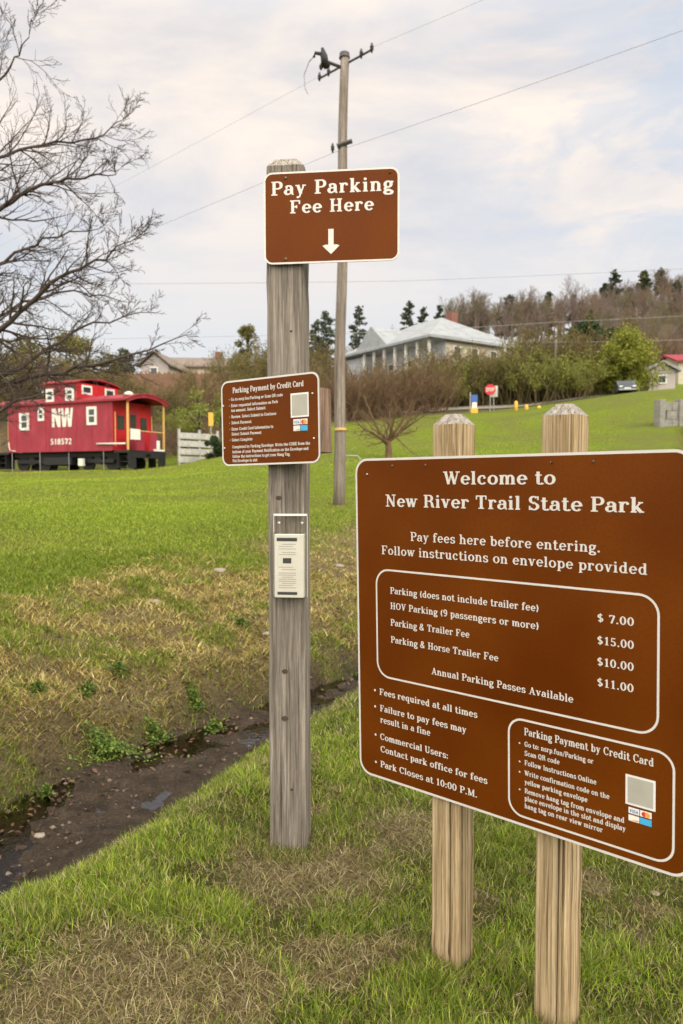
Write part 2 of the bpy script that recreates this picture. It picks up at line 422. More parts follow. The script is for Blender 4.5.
# ------------------------------------------------------------------ grass
def blades(name, P, h, w, lean, cols, mat, label, flatness=0.0, cat=None):
    n = len(P); th = RNG.random(n) * 2 * np.pi; ph = RNG.random(n) * 2 * np.pi
    d = np.c_[np.cos(th), np.sin(th)]; q = np.c_[np.cos(ph), np.sin(ph), np.zeros(n)] * (w / 2)[:, None]
    L1 = (lean * .35 * h)[:, None] * d; L2 = (lean * h)[:, None] * d
    zt = h * np.sqrt(np.clip(1 - (lean * .85) ** 2, .02, 1))
    b0 = P - q; b1 = P + q
    m = P + np.c_[L1, zt * .58]; m0 = m - q * .8; m1 = m + q * .8
    t = P + np.c_[L2, zt]
    V = np.stack([b0, b1, m0, m1, t], 1).reshape(-1, 3)
    k = np.arange(n)[:, None] * 5
    F = np.stack([k + [[0, 1, 3]], k + [[0, 3, 2]], k + [[2, 3, 4]]], 1).reshape(-1, 3)
    C = np.repeat(cols, 5, 0)
    o = np_mesh(name, V, F, mat, C, smooth=False)
    return tag(o, label, cat, None, 'stuff')

def sample(n, r0, r1, azd, power=1.0):
    a = (RNG.random(n) * 2 - 1) * R(azd); u = RNG.random(n)
    if power == 0: r = np.exp(np.log(r0) + u * (np.log(r1) - np.log(r0)))
    else: r = (r0 ** power + u * (r1 ** power - r0 ** power)) ** (1 / power)
    return r * np.sin(a), r * np.cos(a)
GREENS = np.array([[.15, .20, .016], [.22, .27, .020], [.28, .33, .030], [.085, .125, .016], [.36, .38, .055], [.18, .25, .030]])
GREENS = GREENS * np.array([.90, 1.0, 1.0])
STRAWS = np.array([[.44, .37, .18], [.30, .235, .10], [.54, .47, .27], [.18, .13, .06], [.38, .34, .13]])
def pick(pal, n, jit=.18): return pal[RNG.integers(0, len(pal), n)] * (1 + jit * (RNG.random((n, 1)) * 2 - 1))

def near_grass():
    xa, ya = sample(360000, 1.35, 4.2, 33, 1.1); xb, yb = sample(130000, 4.0, 8.5, 36, 1.2)
    x = np.r_[xa, xb]; y = np.r_[ya, yb]
    s, n = ditch(x, y); ok = (n < .62 - .34 * RNG.random(len(n))); x = x[ok]; y = y[ok]
    mud, dry, br = zones(x, y)
    clump = fbm(x * 5.5, y * 5.5, 4)
    keep = RNG.random(len(x)) < np.clip(1.0 - .93 * dry, .04, 1) * np.where(mud > .3, .75, 1.0) * np.clip(.30 + 3.0 * (clump - .36), .10, 1)
    x = x[keep]; y = y[keep]; dry = dry[keep]; clump = clump[keep]; k = len(x)
    r = np.hypot(x, y)
    h = (.012 + .038 * RNG.random(k) ** 2.0 + .065 * np.clip(clump - .5, 0, 1) * 1.6) * (1 - .35 * dry)
    w = (.0018 + .0020 * RNG.random(k)) * np.clip(r / 2.5, .9, 1.8)
    lean = np.clip(.25 + .85 * RNG.random(k), 0, 1.12)
    tone = fbm(x * 2.5 + 50, y * 2.5, 3)
    c = pick(GREENS, k); c = c * (0.40 + .75 * tone + .75 * RNG.random(k) ** 1.6)[:, None]
    st = RNG.random(k) < .16 + .5 * dry + .35 * sstep(.42, .30, clump); c[st] = pick(STRAWS, st.sum())
    blades('grass', np.c_[x, y, height(x, y) - .004], h, w, lean, c, M['blade'], 'green foreground grass growing in tufts around the sign posts')
    # thatch of dead stalks in the worn patches
    x, y = sample(300000, 1.35, 6.5, 34, 1.0); s, n = ditch(x, y); mud, dry, br = zones(x, y)
    ok = (n < .4) & (RNG.random(len(x)) < .16 + .84 * dry); x = x[ok]; y = y[ok]; k = len(x)
    th = RNG.random(k) * .035 + .015
    blades('dry_grass', np.c_[x, y, height(x, y) + .001], th, .0012 + .0015 * RNG.random(k), np.clip(.95 + .2 * RNG.random(k), 0, 1.14), pick(STRAWS, k) * (.45 + .6 * RNG.random((k, 1))), M['blade'],
           'straw coloured dead grass lying in bare patches near the posts')
near_grass()
def foot_tufts():
    X = []; Y = []
    for (cx, cy, q_) in ((-.19, 2.61, .10), (.305, 1.985, .075), (.54, 1.80, .075)):
        a = RNG.random(2600) * 6.28; r = q_ * (.85 + .9 * RNG.random(2600)); X.append(cx + r * np.cos(a)); Y.append(cy + r * np.sin(a))
    x = np.concatenate(X); y = np.concatenate(Y); k = len(x); c = pick(GREENS, k) * (.35 + .9 * RNG.random((k, 1))); st = RNG.random(k) < .35; c[st] = pick(STRAWS, st.sum())
    blades('post_foot_grass', np.c_[x, y, height(x, y) - .005], .015 + .045 * RNG.random(k) ** 1.8, .0016 + .0018 * RNG.random(k), .2 + .8 * RNG.random(k), c, M['blade'], 'taller untrimmed grass hugging the feet of the sign posts')
foot_tufts()
def bank_grass():
    xa, ya = sample(520000, 2.6, 9, 36, 1.3); xb, yb = sample(110000, 8.5, 16, 36, 1)
    x = np.r_[xa, xb]; y = np.r_[ya, yb]; s, n = ditch(x, y)
    ok = (n > 1.62) & (n < 5.5); x = x[ok]; y = y[ok]; n = n[ok]
    mud, dry, br = zones(x, y); cl = fbm(x * 2.6 + 9, y * 2.6, 4)
    keep = RNG.random(len(x)) < np.clip(.9 - .85 * mud, .03, 1) * np.clip(.25 + 3.2 * (fbm(x * 4 + 60, y * 4, 3) - .30), .35, 1); x = x[keep]; y = y[keep]; dry = dry[keep]; cl = cl[keep]; n = n[keep]; k = len(x); r = np.hypot(x, y)
    green = RNG.random(k) < np.clip(1 - dry, .0, 1) * .80 + np.clip((cl - .42) * 4.0, .14, .75)
    c = np.where(green[:, None], pick(GREENS * .95, k), pick(STRAWS * np.array([1.32, 1.28, 1.02]), k) * (.40 + .95 * RNG.random((k, 1))) * (.62 + .38 * sstep(1.75, 2.3, n))[:, None])  # straw darker towards the ditch toe: bank shade and wet mud painted in
    h = np.where(green, .025 + .04 * RNG.random(k), .03 + .07 * RNG.random(k))
    lean = np.where(green, .3 + .6 * RNG.random(k), .75 + .38 * RNG.random(k))
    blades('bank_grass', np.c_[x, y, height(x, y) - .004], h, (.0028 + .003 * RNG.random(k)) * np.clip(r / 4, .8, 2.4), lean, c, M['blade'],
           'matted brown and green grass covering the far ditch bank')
bank_grass()
def lawn_grass():
    x, y = sample(460000, 4.5, 44, 37, .2); s, n = ditch(x, y)
    ok = (n > 2.9 + .5 * RNG.random(len(n))) & (x < .62 * y); x = x[ok]; y = y[ok]
    mud, dry, br = zones(x, y); r = np.hypot(x, y)
    keep = (RNG.random(len(x)) < 1 - .7 * dry) & (br < .3); x = x[keep]; y = y[keep]; r = r[keep]; k = len(x)
    tone = fbm(x * .55 + 5, y * .55, 4); t2 = fbm(x * .16, y * .16 + 9, 3)
    pal = np.array([[.19, .285, .018], [.24, .335, .022], [.30, .38, .035], [.13, .20, .016], [.34, .385, .06]])
    c = pick(pal, k, .12) * (.92 + .5 * tone)[:, None]
    c = c * (1 - .25 * sstep(.45, .7, t2)[:, None]) + np.array([.30, .27, .07]) * .25 * sstep(.45, .7, t2)[:, None]
    h = .018 + .020 * RNG.random(k) + .012 * tone
    blades('lawn_grass', np.c_[x, y, height(x, y) - .005], h, .0030 * np.clip(r / 5.5, 1, 6) * (1 + RNG.random(k)), .3 + .6 * RNG.random(k), c, M['blade'],
           'mown bright green lawn between the ditch and the red caboose')
lawn_grass()

def fallen_leaves():
    k = 6500; s = RNG.random(k) * 14 - 3; n = 1.75 + RNG.normal(0, .36, k); n = np.where(RNG.random(k) < .35, 2 + RNG.random(k) * 2.2, n)
    x = DO[0] + s * DU[0] + n * DN[0]; y = DO[1] + s * DU[1] + n * DN[1]
    z = np.maximum(height(x, y), WL + CAMZ) + .008
    ang = RNG.random(k) * 6.28; L = .008 + .016 * RNG.random(k); W = L * .6
    u = np.c_[np.cos(ang), np.sin(ang), RNG.normal(0, .3, k)] * L[:, None]; v = np.c_[-np.sin(ang), np.cos(ang), RNG.normal(0, .3, k)] * W[:, None]
    P = np.c_[x, y, z]
    V = np.stack([P - u, P - v * .9 + [0, 0, .004], P + u, P + v * .9 + [0, 0, .006]], 1).reshape(-1, 3)
    F = np.arange(k * 4).reshape(-1, 4)
    pal = np.array([[.11, .06, .038], [.08, .042, .028], [.14, .085, .055], [.05, .032, .025], [.15, .10, .065]])
    tag(np_mesh('fallen_leaves', V, F, M['dead'], np.repeat(pick(pal, k), 4, 0)), 'reddish brown dead leaves caught along the muddy ditch', None, None, 'stuff')
fallen_leaves()
# lumps of wet mud and gravel in the stream bed
def gravel():
    k = 2600; s = RNG.random(k) * 13 - 2.5; n = .85 + RNG.random(k) * 1.2
    x = DO[0] + s * DU[0] + n * DN[0]; y = DO[1] + s * DU[1] + n * DN[1]; z = height(x, y)
    base = np.array([[1, 0, 0], [-1, 0, 0], [0, 1, 0], [0, -1, 0], [0, 0, 1], [0, 0, -1]], float)
    tri = np.array([[0, 2, 4], [2, 1, 4], [1, 3, 4], [3, 0, 4], [2, 0, 5], [1, 2, 5], [3, 1, 5], [0, 3, 5]])
    r = (.006 + .022 * RNG.random(k) ** 3)[:, None, None] * (.6 + .7 * RNG.random((k, 6, 1)))
    V = base[None] * r; V[:, :, 2] *= .6; V = (V + np.c_[x, y, z][:, None]).reshape(-1, 3)
    F = (tri[None] + (np.arange(k) * 6)[:, None, None]).reshape(-1, 3)
    pal = np.array([[.08, .06, .042], [.12, .095, .07], [.05, .036, .025], [.19, .155, .12]])
    tag(np_mesh('gravel', V, F, M['dead'], np.repeat(pick(pal, k), 6, 0), smooth=True), 'small stones and mud lumps in the stream bed', None, None, 'stuff')
gravel()

def rock(px, py, Y, size, label, squash=.45):
    p = hit(px, py); z = gz(p.x, p.y); mb = MB(); rnd = random.Random(int(px))
    N, K = 8, 5; vs = []
    for i in range(1, K):
        for j in range(N):
            t = math.pi * i / K; a = 2 * math.pi * j / N; q = size * (.75 + .4 * rnd.random())
            vs.append((q * math.sin(t) * math.cos(a) * 1.3, q * math.sin(t) * math.sin(a), q * math.cos(t) * squash))
    vs += [(0, 0, size * squash), (0, 0, -size * squash)]; fs = []
    for i in range(K - 2):
        for j in range(N):
            j2 = (j + 1) % N; fs.append((i * N + j, i * N + N + j, i * N + N + j2, i * N + j2))
    T = len(vs) - 2
    for j in range(N): fs.append((T, j, (j + 1) % N)); fs.append((T + 1, (K - 2) * N + (j + 1) % N, (K - 2) * N + j))
    o = mb.add(vs, fs).build('stone', M['stone'], None, True); o.location = (p.x, p.y, z - size * squash * .25)
    tag(o, label, 'stone')
rock(217, 571, 7.0, .10, 'flat pale stone at the lawn edge left of the leaflet box')
rock(291, 564, 7.2, .07, 'pale stone on the bank directly behind the tall post', .6)
rock(267, 633, 5.3, .045, 'small whitish stone on the bank touching the tall post outline')
rock(150, 601, 6.1, .09, 'dark flat stone in the straw of the far bank', .25)
rock(338, 566, 7.6, .08, 'pale stone on the bank between tall post and brown sign')
rock(24, 848, 3.3, .03, 'small white stone at the muddy stream side, bottom left')
rock(40, 835, 3.4, .028, 'small pinkish stone lying on the stream mud')
rock(92, 880, 2.3, .012, 'tiny white pebble in grass near the stream edge')
rock(655, 893, 2.35, .014, 'tiny white pebble in grass under the big brown sign')

def weed(px, py, Y, R0, n, label):
    p = hit(px, py + 6); z = p.z; k = n * 3
    a = RNG.random(k) * 6.28; r = R0 * np.abs(RNG.normal(0, .42, k)) * (.75 + .4 * np.sin(a * 3 + px)); hh = (.01 + .085 * RNG.random(k)) * np.clip(1.2 - r / R0, .2, 1)
    c = np.c_[r * np.cos(a), r * np.sin(a) * .7]
    zz = height(p.x + c[:, 0], p.y + c[:, 1]) - z + hh
    ang = RNG.random(k) * 6.28; L = .007 + .010 * RNG.random(k)
    u = np.c_[np.cos(ang), np.sin(ang), RNG.normal(.2, .4, k)] * L[:, None]; v = np.c_[-np.sin(ang), np.cos(ang), RNG.normal(0, .4, k)] * (L * .55)[:, None]
    P = np.c_[c, zz]; V = np.stack([P - u, P - v, P + u, P + v], 1).reshape(-1, 3)
    pal = np.array([[.10, .17, .025], [.15, .23, .035], [.20, .27, .05], [.06, .11, .02]])
    t = empty('weed_clump', (p.x, p.y, z)); tag(t, label, 'weed', 'green weed clumps on the far bank')
    np_mesh('foliage', V, np.arange(k * 4).reshape(-1, 4), M['weed'], np.repeat(pick(pal, k), 4, 0), t)
    mb = MB()
    for i in range(0, min(k, 60)): mb.tube([(0, 0, 0), tuple(P[i])], [.003, .0012], 3, False)
    mb.build('stem', M['bark_olive'], t)
weed(108, 752, 4.5, .34, 650, 'largest leafy green weed clump, low on the far bank above the stream')
weed(158, 738, 4.9, .18, 260, 'bright green weed clump right of the largest one')
weed(196, 700, 5.0, .16, 220, 'round green weed clump halfway up the bank left of the tall post')
weed(214, 727, 4.9, .12, 140, 'small green weed clump below the round one left of the tall post')
weed(242, 623, 5.6, .20, 260, 'green weed clump high on the bank beside the tall post')
weed(38, 690, 5.0, .13, 170, 'small green weed clump at the far left of the bank')
weed(118, 668, 5.2, .14, 170, 'green weed clump on the upper bank among straw')
weed(46, 795, 4.0, .09, 90, 'tiny green weed clump just above the mud at left')
weed(88, 690, 5.0, .12, 110, 'sparse green weed clump on the middle of the left bank')

# ------------------------------------------------------------------ slab-serif stroke font
xh = .69
def glyphs():
    G = {}
    def v(x, a, b, w='T'): return ('l', x, a, x, b, w)
    def h(x0, x1, y, w='t'): return ('l', x0, y, x1, y, w)
    def d(x0, y0, x1, y1, w='T'): return ('l', x0, y0, x1, y1, w)
    def a(cx, cy, rx, ry, a0, a1): return ('a', cx, cy, rx, ry, a0, a1)
    def b(x, y, r=.085): return ('b', x, y, r)
    def ft(x, l=.15, r=None): r = l if r is None else r; return ('r', x - l, 0, x + r, 'S')      # foot serif
    def tp(x, l=.15, r=None, y=1.0): r = l if r is None else r; return ('R', x - l, y, x + r, 'S')
    def tl(x, y): return ('R', x - .15, y, x + .02, 'S')
    t = .035
    G['a'] = ([a(.30, .47, .17, .18, 155, 0), v(.47, .10, .47), d(.47, .06, .60, .03, 't'), a(.24, .205, .15, .165, 90, 285), h(.24, .47, .375), d(.27, .045, .45, .13, 't'), b(.165, .50, .075)], .63)
    G['b'] = ([v(.17, .02, 1), tl(.17, 1), a(.37, .345, .20, .31, 0, 360)], .68)
    G['c'] = ([a(.34, .345, .22, .31, 50, 320), b(.475, .50, .08)], .62)
    G['d'] = ([a(.32, .345, .20, .31, 0, 360), v(.51, 0, 1), tl(.51, 1), ft(.51, 0, .16)], .71)
    G['e'] = ([a(.33, .345, .22, .31, 0, 322), h(.12, .55, .36)], .64)
    G['f'] = ([v(.20, 0, .80), a(.36, .80, .16, .165, 180, 55), b(.44, .88, .075), h(.04, .40, .655), ft(.20)], .47)
    G['g'] = ([a(.29, .45, .18, .205, 0, 360), a(.25, .155, .13, .09, 100, 250), d(.22, .07, .42, .03, .13), a(.31, -.11, .22, .13, 0, 360), d(.42, .60, .54, .64, 't'), b(.55, .61, .065)], .62)
    G['h'] = ([v(.17, 0, 1), tl(.17, 1), a(.355, .42, .175, .235, 180, 0), v(.53, 0, .42), ft(.17), ft(.53)], .72)
    G['i'] = ([v(.18, 0, xh), tl(.18, xh), ft(.18), b(.17, .90, .095)], .38)
    G['j'] = ([v(.18, -.1, xh), tl(.18, xh), b(.17, .90, .095), a(.06, -.1, .12, .15, 0, -120)], .34)
    G['k'] = ([v(.17, 0, 1), tl(.17, 1), ft(.17), d(.20, .24, .50, .64, 't'), tp(.50, .12, .12, xh), d(.30, .36, .54, .03), ft(.56, .12, .12)], .70)
    G['l'] = ([v(.18, 0, 1), tl(.18, 1), ft(.18)], .37)
    G['m'] = ([v(.17, 0, xh), tl(.17, xh), a(.345, .42, .165, .235, 180, 0), v(.51, 0, .42), a(.685, .42, .165, .235, 180, 0), v(.85, 0, .42), ft(.17, .14), ft(.51, .12), ft(.85, .14)], 1.03)
    G['n'] = ([v(.17, 0, xh), tl(.17, xh), a(.355, .42, .175, .235, 180, 0), v(.53, 0, .42), ft(.17), ft(.53)], .72)
    G['o'] = ([a(.34, .345, .23, .31, 0, 360)], .68)
    G['p'] = ([v(.18, -.28, xh), tl(.18, xh), ('r', .03, -.28, .33, 'S'), a(.38, .345, .20, .31, 0, 360)], .69)
    G['q'] = ([a(.32, .345, .20, .31, 0, 360), v(.51, -.28, xh), ('r', .36, -.28, .66, 'S')], .70)
    G['r'] = ([v(.17, 0, xh), tl(.17, xh), ft(.17, .15, .17), a(.36, .44, .18, .215, 180, 60), b(.46, .57, .085)], .56)
    G['s'] = ([a(.28, .50, .16, .155, 35, 250), a(.28, .19, .18, .16, 75, -145), d(.28, .39, .24, .32, .13), ('l', .45, .48, .45, .67, 't'), ('l', .10, .03, .10, .22, 't')], .56)
    G['t'] = ([v(.20, .16, .90), h(.03, .40, .655), a(.335, .15, .135, .115, 180, 340)], .48)
    G['u'] = ([v(.17, .24, xh), tl(.17, xh), a(.34, .24, .17, .205, 180, 360), v(.52, 0, xh), tl(.52, xh), ft(.52, 0, .15)], .72)
    G['v'] = ([d(.15, xh, .33, .02), d(.51, xh, .33, .02, 't'), tp(.13, .13, .13, xh), tp(.52, .12, .12, xh)], .66)
    G['w'] = ([d(.13, xh, .29, .02), d(.45, xh, .29, .02, 't'), d(.43, xh, .60, .02), d(.77, xh, .60, .02, 't'), tp(.12, .12, .12, xh), tp(.44, .12, .10, xh), tp(.78, .12, .12, xh)], .91)
    G['x'] = ([d(.14, xh, .50, 0), d(.50, xh, .14, 0, 't'), tp(.14, .12, .12, xh), tp(.5, .12, .12, xh), ft(.14, .12), ft(.5, .12)], .64)
    G['y'] = ([d(.15, xh, .34, .04), d(.52, xh, .24, -.20, 't'), b(.15, -.19, .08), tp(.13, .13, .13, xh), tp(.53, .12, .12, xh)], .66)
    G['z'] = ([h(.10, .48, .645), d(.46, .64, .10, .04), h(.10, .50, .04)], .58)
    G['H'] = ([v(.21, 0, 1), v(.68, 0, 1), h(.21, .68, .5), ft(.21, .17), ft(.68, .17), tp(.21, .17), tp(.68, .17)], .89)
    G['P'] = ([v(.21, 0, 1), ft(.21, .17, .2), tp(.21, .17, .1), h(.21, .44, .955), a(.44, .715, .21, .24, 90, -90), h(.21, .44, .475)], .74)
    G['R'] = ([v(.21, 0, 1), ft(.21, .17), tp(.21, .17, .1), h(.21, .44, .955), a(.44, .73, .19, .225, 90, -90), h(.21, .44, .505), a(.42, .25, .22, .25, 80, 0), d(.64, .25, .68, .05, 'T'), ft(.72, .05, .08)], .84)
    G['F'] = ([v(.21, 0, 1), ft(.21, .17, .2), h(.04, .68, .955), v(.665, .70, .97, 't'), h(.21, .47, .5), v(.47, .38, .62, 't')], .75)
    G['E'] = ([v(.21, 0, 1), h(.04, .68, .045), h(.04, .66, .955), v(.645, .72, .97, 't'), v(.67, .03, .30, 't'), h(.21, .47, .5), v(.47, .38, .62, 't')], .76)
    G['W'] = ([d(.15, 1, .36, .02), d(.56, .95, .36, .02, 't'), d(.54, .95, .76, .02), d(.98, 1, .76, .02, 't'), tp(.13, .14, .14), tp(.54, .12, .12), tp(.98, .14, .14)], 1.12)
    G['N'] = ([v(.19, 0, 1, 't'), d(.19, .97, .68, .03, .17), v(.68, 0, 1, 't'), ft(.19, .15), tp(.16, .13), tp(.68, .15)], .88)
    G['T'] = ([v(.39, 0, 1), ft(.39, .18), h(.06, .72, .955), v(.085, .70, .97, 't'), v(.695, .70, .97, 't')], .79)
    G['S'] = ([a(.36, .735, .20, .225, 35, 255), a(.36, .26, .23, .22, 75, -150), d(.34, .56, .40, .46, .17), v(.60, .72, .99, 't'), v(.12, .01, .30, 't')], .72)
    G['C'] = ([a(.44, .5, .31, .46, 48, 312), v(.70, .68, .98, 't'), d(.66, .14, .70, .26, 't')], .80)
    G['G'] = ([a(.44, .5, .31, .46, 48, 300), v(.70, .68, .98, 't'), v(.66, .06, .42), h(.50, .82, .42)], .88)
    G['V'] = ([d(.17, 1, .40, .02), d(.64, 1, .40, .02, 't'), tp(.15, .15), tp(.65, .14)], .80)
    G['U'] = ([v(.20, .30, 1), a(.425, .30, .225, .26, 180, 360), v(.65, .30, 1, 't'), tp(.20, .16), tp(.65, .15)], .85)
    G['A'] = ([d(.42, .97, .16, 0, 't'), d(.42, .97, .69, 0), h(.24, .58, .32), ft(.15, .14), ft(.69, .16)], .86)
    G['M'] = ([v(.20, 0, 1, 't'), d(.20, .97, .51, .06), d(.82, .97, .51, .06, 't'), v(.84, 0, 1), ft(.20, .14), ft(.84, .16), tp(.16, .12), tp(.87, .12)], 1.04)
    G['O'] = ([a(.43, .5, .31, .46, 0, 360)], .86)
    G['Q'] = ([a(.43, .5, .31, .46, 0, 360), d(.42, .24, .70, -.10, 't')], .86)
    G['D'] = ([v(.21, 0, 1), h(.04, .42, .955), h(.04, .42, .045), a(.42, .5, .29, .455, 90, -90)], .84)
    G['I'] = ([v(.21, 0, 1), ft(.21, .17), tp(.21, .17)], .42)
    G['B'] = ([v(.21, 0, 1), h(.04, .42, .955), h(.04, .42, .045), h(.21, .42, .52), a(.42, .74, .18, .215, 90, -90), a(.42, .28, .21, .235, 90, -90)], .76)
    G['0'] = ([a(.33, .5, .22, .46, 0, 360)], .66)
    G['1'] = ([v(.32, 0, 1), d(.32, .95, .14, .80, .10), ft(.32, .18)], .60)
    G['2'] = ([a(.32, .73, .19, .225, 160, -30), d(.49, .62, .14, .07, .12), h(.10, .56, .06, .12), v(.55, .02, .22, 't')], .66)
    G['5'] = ([h(.16, .54, .94, .12), v(.17, .50, .97, 't'), a(.30, .31, .22, .27, 120, -140), b(.14, .16, .08)], .66)
    G['7'] = ([h(.10, .58, .93, .13), v(.12, .72, .99, 't'), d(.56, .92, .28, 0)], .64)
    G['8'] = ([a(.33, .74, .18, .215, 0, 360), a(.33, .275, .21, .235, 0, 360)], .66)
    G['9'] = ([a(.32, .70, .20, .26, 0, 360), a(.28, .50, .24, .455, 40, -90), b(.20, .10, .08)], .66)
    G['$'] = ([a(.34, .70, .19, .20, 35, 255), a(.34, .29, .20, .20, 75, -150), d(.32, .55, .38, .45, .15), v(.34, -.06, 1.06, 't')], .68)
    G['&'] = ([a(.36, .76, .15, .19, 0, 360), a(.30, .27, .22, .23, 60, 330), d(.24, .62, .66, .03), d(.50, .12, .68, .42, 't')], .82)
    G['.'] = ([b(.15, .09, .10)], .30); G[','] = ([b(.15, .09, .09), d(.20, .07, .12, -.14, 't')], .30)
    G[':'] = ([b(.15, .10, .10), b(.15, .54, .10)], .32)
    G['('] = ([a(.50, .42, .34, .62, 130, 230)], .40); G[')'] = ([a(-.10, .42, .34, .62, 50, -50)], .40)
    G['/'] = ([d(.04, -.1, .42, 1.02, 't')], .46)
    G[' '] = ([], .34); G['-'] = ([h(.06, .34, .33, .1)], .42)
    return G
GL = glyphs()
class Writer:                     # strokes on a plane: local x right, z up, faces towards -y
    def __init__(s, y): s.mb = MB(); s.y = y; s.k = 0
    def depth(s):
        s.k += 1; return s.y - .00002 * (s.k % 9)
    def quad(s, P):
        y = s.depth(); s.mb.add([(p[0], y, p[1]) for p in P], [tuple(range(len(P)))])
    def strip(s, A, B):
        y = s.depth(); n = len(A)
        s.mb.add([(p[0], y, p[1]) for p in A + B], [(i, i + 1, n + i + 1, n + i) for i in range(n - 1)])
    def disc(s, x, z, r, n=12): s.quad([(x + r * math.cos(2 * math.pi * i / n), z + r * math.sin(2 * math.pi * i / n)) for i in range(n)])
    def line(s, x0, z0, x1, z1, w):
        dx, dz = x1 - x0, z1 - z0; L = math.hypot(dx, dz) or 1; nx, nz = -dz / L * w / 2, dx / L * w / 2
        s.quad([(x0 + nx, z0 + nz), (x0 - nx, z0 - nz), (x1 - nx, z1 - nz), (x1 + nx, z1 + nz)])
    def text(s, txt, x0, x1, z, cap, T=.175, t=.085, track=.02):
        total = sum(GL[c][1] + track for c in txt) - track
        sx = (x1 - x0) / total if x1 is not None else cap
        X = x0; S = .085
        for c in txt:
            for g in GL[c][0]:
                W = lambda w: {'T': T, 't': t}.get(w, w) if isinstance(w, str) else w * T / .175
                if g[0] == 'l':
                    _, a0, b0, a1, b1, w = g; w = W(w)
                    # horizontal thickness is measured in x, vertical in z
                    dx, dz = a1 - a0, b1 - b0; L = math.hypot(dx, dz); nx, nz = -dz / L * w / 2, dx / L * w / 2
                    P = [(a0 + nx, b0 + nz), (a0 - nx, b0 - nz), (a1 - nx, b1 - nz), (a1 + nx, b1 + nz)]
                    s.quad([(X + p * sx, z + q * cap) for p, q in P])
                elif g[0] in 'rR':
                    _, a0, yy, a1, _w = g; y0, y1 = (yy, yy + S) if g[0] == 'r' else (yy - S, yy)
                    s.quad([(X + a0 * sx, z + y0 * cap), (X + a1 * sx, z + y0 * cap), (X + a1 * sx, z + y1 * cap), (X + a0 * sx, z + y1 * cap)])
                elif g[0] == 'a':
                    _, cx, cy, rx, ry, u0, u1 = g; n = max(6, int(abs(u1 - u0) / 18)); A = []; B = []
                    for i in range(n + 1):
                        u = R(u0 + (u1 - u0) * i / n); w = t + (T - t) * abs(math.cos(u)) ** 1.4
                        tx, tz = -rx * math.sin(u), ry * math.cos(u); L = math.hypot(tx, tz); nx, nz = tz / L * w / 2, -tx / L * w / 2
                        px, pz = cx + rx * math.cos(u), cy + ry * math.sin(u)
                        A.append((X + (px + nx) * sx, z + (pz + nz) * cap)); B.append((X + (px - nx) * sx, z + (pz - nz) * cap))
                    s.strip(A, B)
                elif g[0] == 'b':
                    _, bx, bz, r = g
                    s.quad([(X + (bx + r * math.cos(q)) * sx, z + (bz + r * math.sin(q)) * cap) for q in [2 * math.pi * i / 10 for i in range(10)]])
            X += (GL[c][1] + track) * sx
        return X
    def build(s, name, mat, parent): return s.mb.build(name, mat, parent)

def rrect(x0, x1, z0, z1, r, n=8):          # outline counter-clockwise
    P = []
    for cx, cz, a0 in ((x1 - r, z1 - r, 0), (x0 + r, z1 - r, 90), (x0 + r, z0 + r, 180), (x1 - r, z0 + r, 270)):
        for i in range(n + 1):
            a = R(a0 + 90 * i / n); P.append((cx + r * math.cos(a), cz + r * math.sin(a)))
    return P
def ring(x0, x1, z0, z1, r, w, y, name, mat, parent, th=0.0):
    A = rrect(x0, x1, z0, z1, r); B = rrect(x0 + w, x1 - w, z0 + w, z1 - w, max(r - w, .001)); n = len(A); mb = MB()
    mb.add([(p[0], y, p[1]) for p in A + B], [(i, (i + 1) % n, n + (i + 1) % n, n + i) for i in range(n)])
    return mb.build(name, mat, parent)
def face_plate(x0, x1, z0, z1, r, y, name, mat, parent):
    P = rrect(x0, x1, z0, z1, r); return MB().add([(p[0], y, p[1]) for p in P], [tuple(range(len(P)))]).build(name, mat, parent)
def panel(parent, w, h, r, bw=.006, bolts=()):
    mb = MB(); P = rrect(0, w, -h, 0, r); mb.prism(P, -.0012, .0012)
    p = mb.build('panel', M['alu'], parent)
    # the brown sheeting and its white edge line lie on the aluminium
    face_plate(bw, w - bw, -h + bw, -bw, max(r - bw, .002), -.0017, 'sheeting', M['brown'], p)
    ring(.0006, w - .0006, -h + .0006, -.0006, r - .0006, bw, -.0020, 'border', M['white'], p)
    for (bx, bz, br, mt) in bolts:
        b = MB(); n = 10
        b.tube([(bx, -.0018, bz), (bx, -.0045, bz), (bx, -.0055, bz)], [br, br, br * .6], n)
        b.build('bolt', mt, p, True)
    return p
def frame_matrix(O, U, V):
    U = Vector(U).normalized(); V = Vector(V); V = (V - U * V.dot(U)).normalized(); Y = V.cross(U)
    return Matrix(((U.x, Y.x, V.x, O[0]), (U.y, Y.y, V.y, O[1]), (U.z, Y.z, V.z, O[2]), (0, 0, 0, 1)))

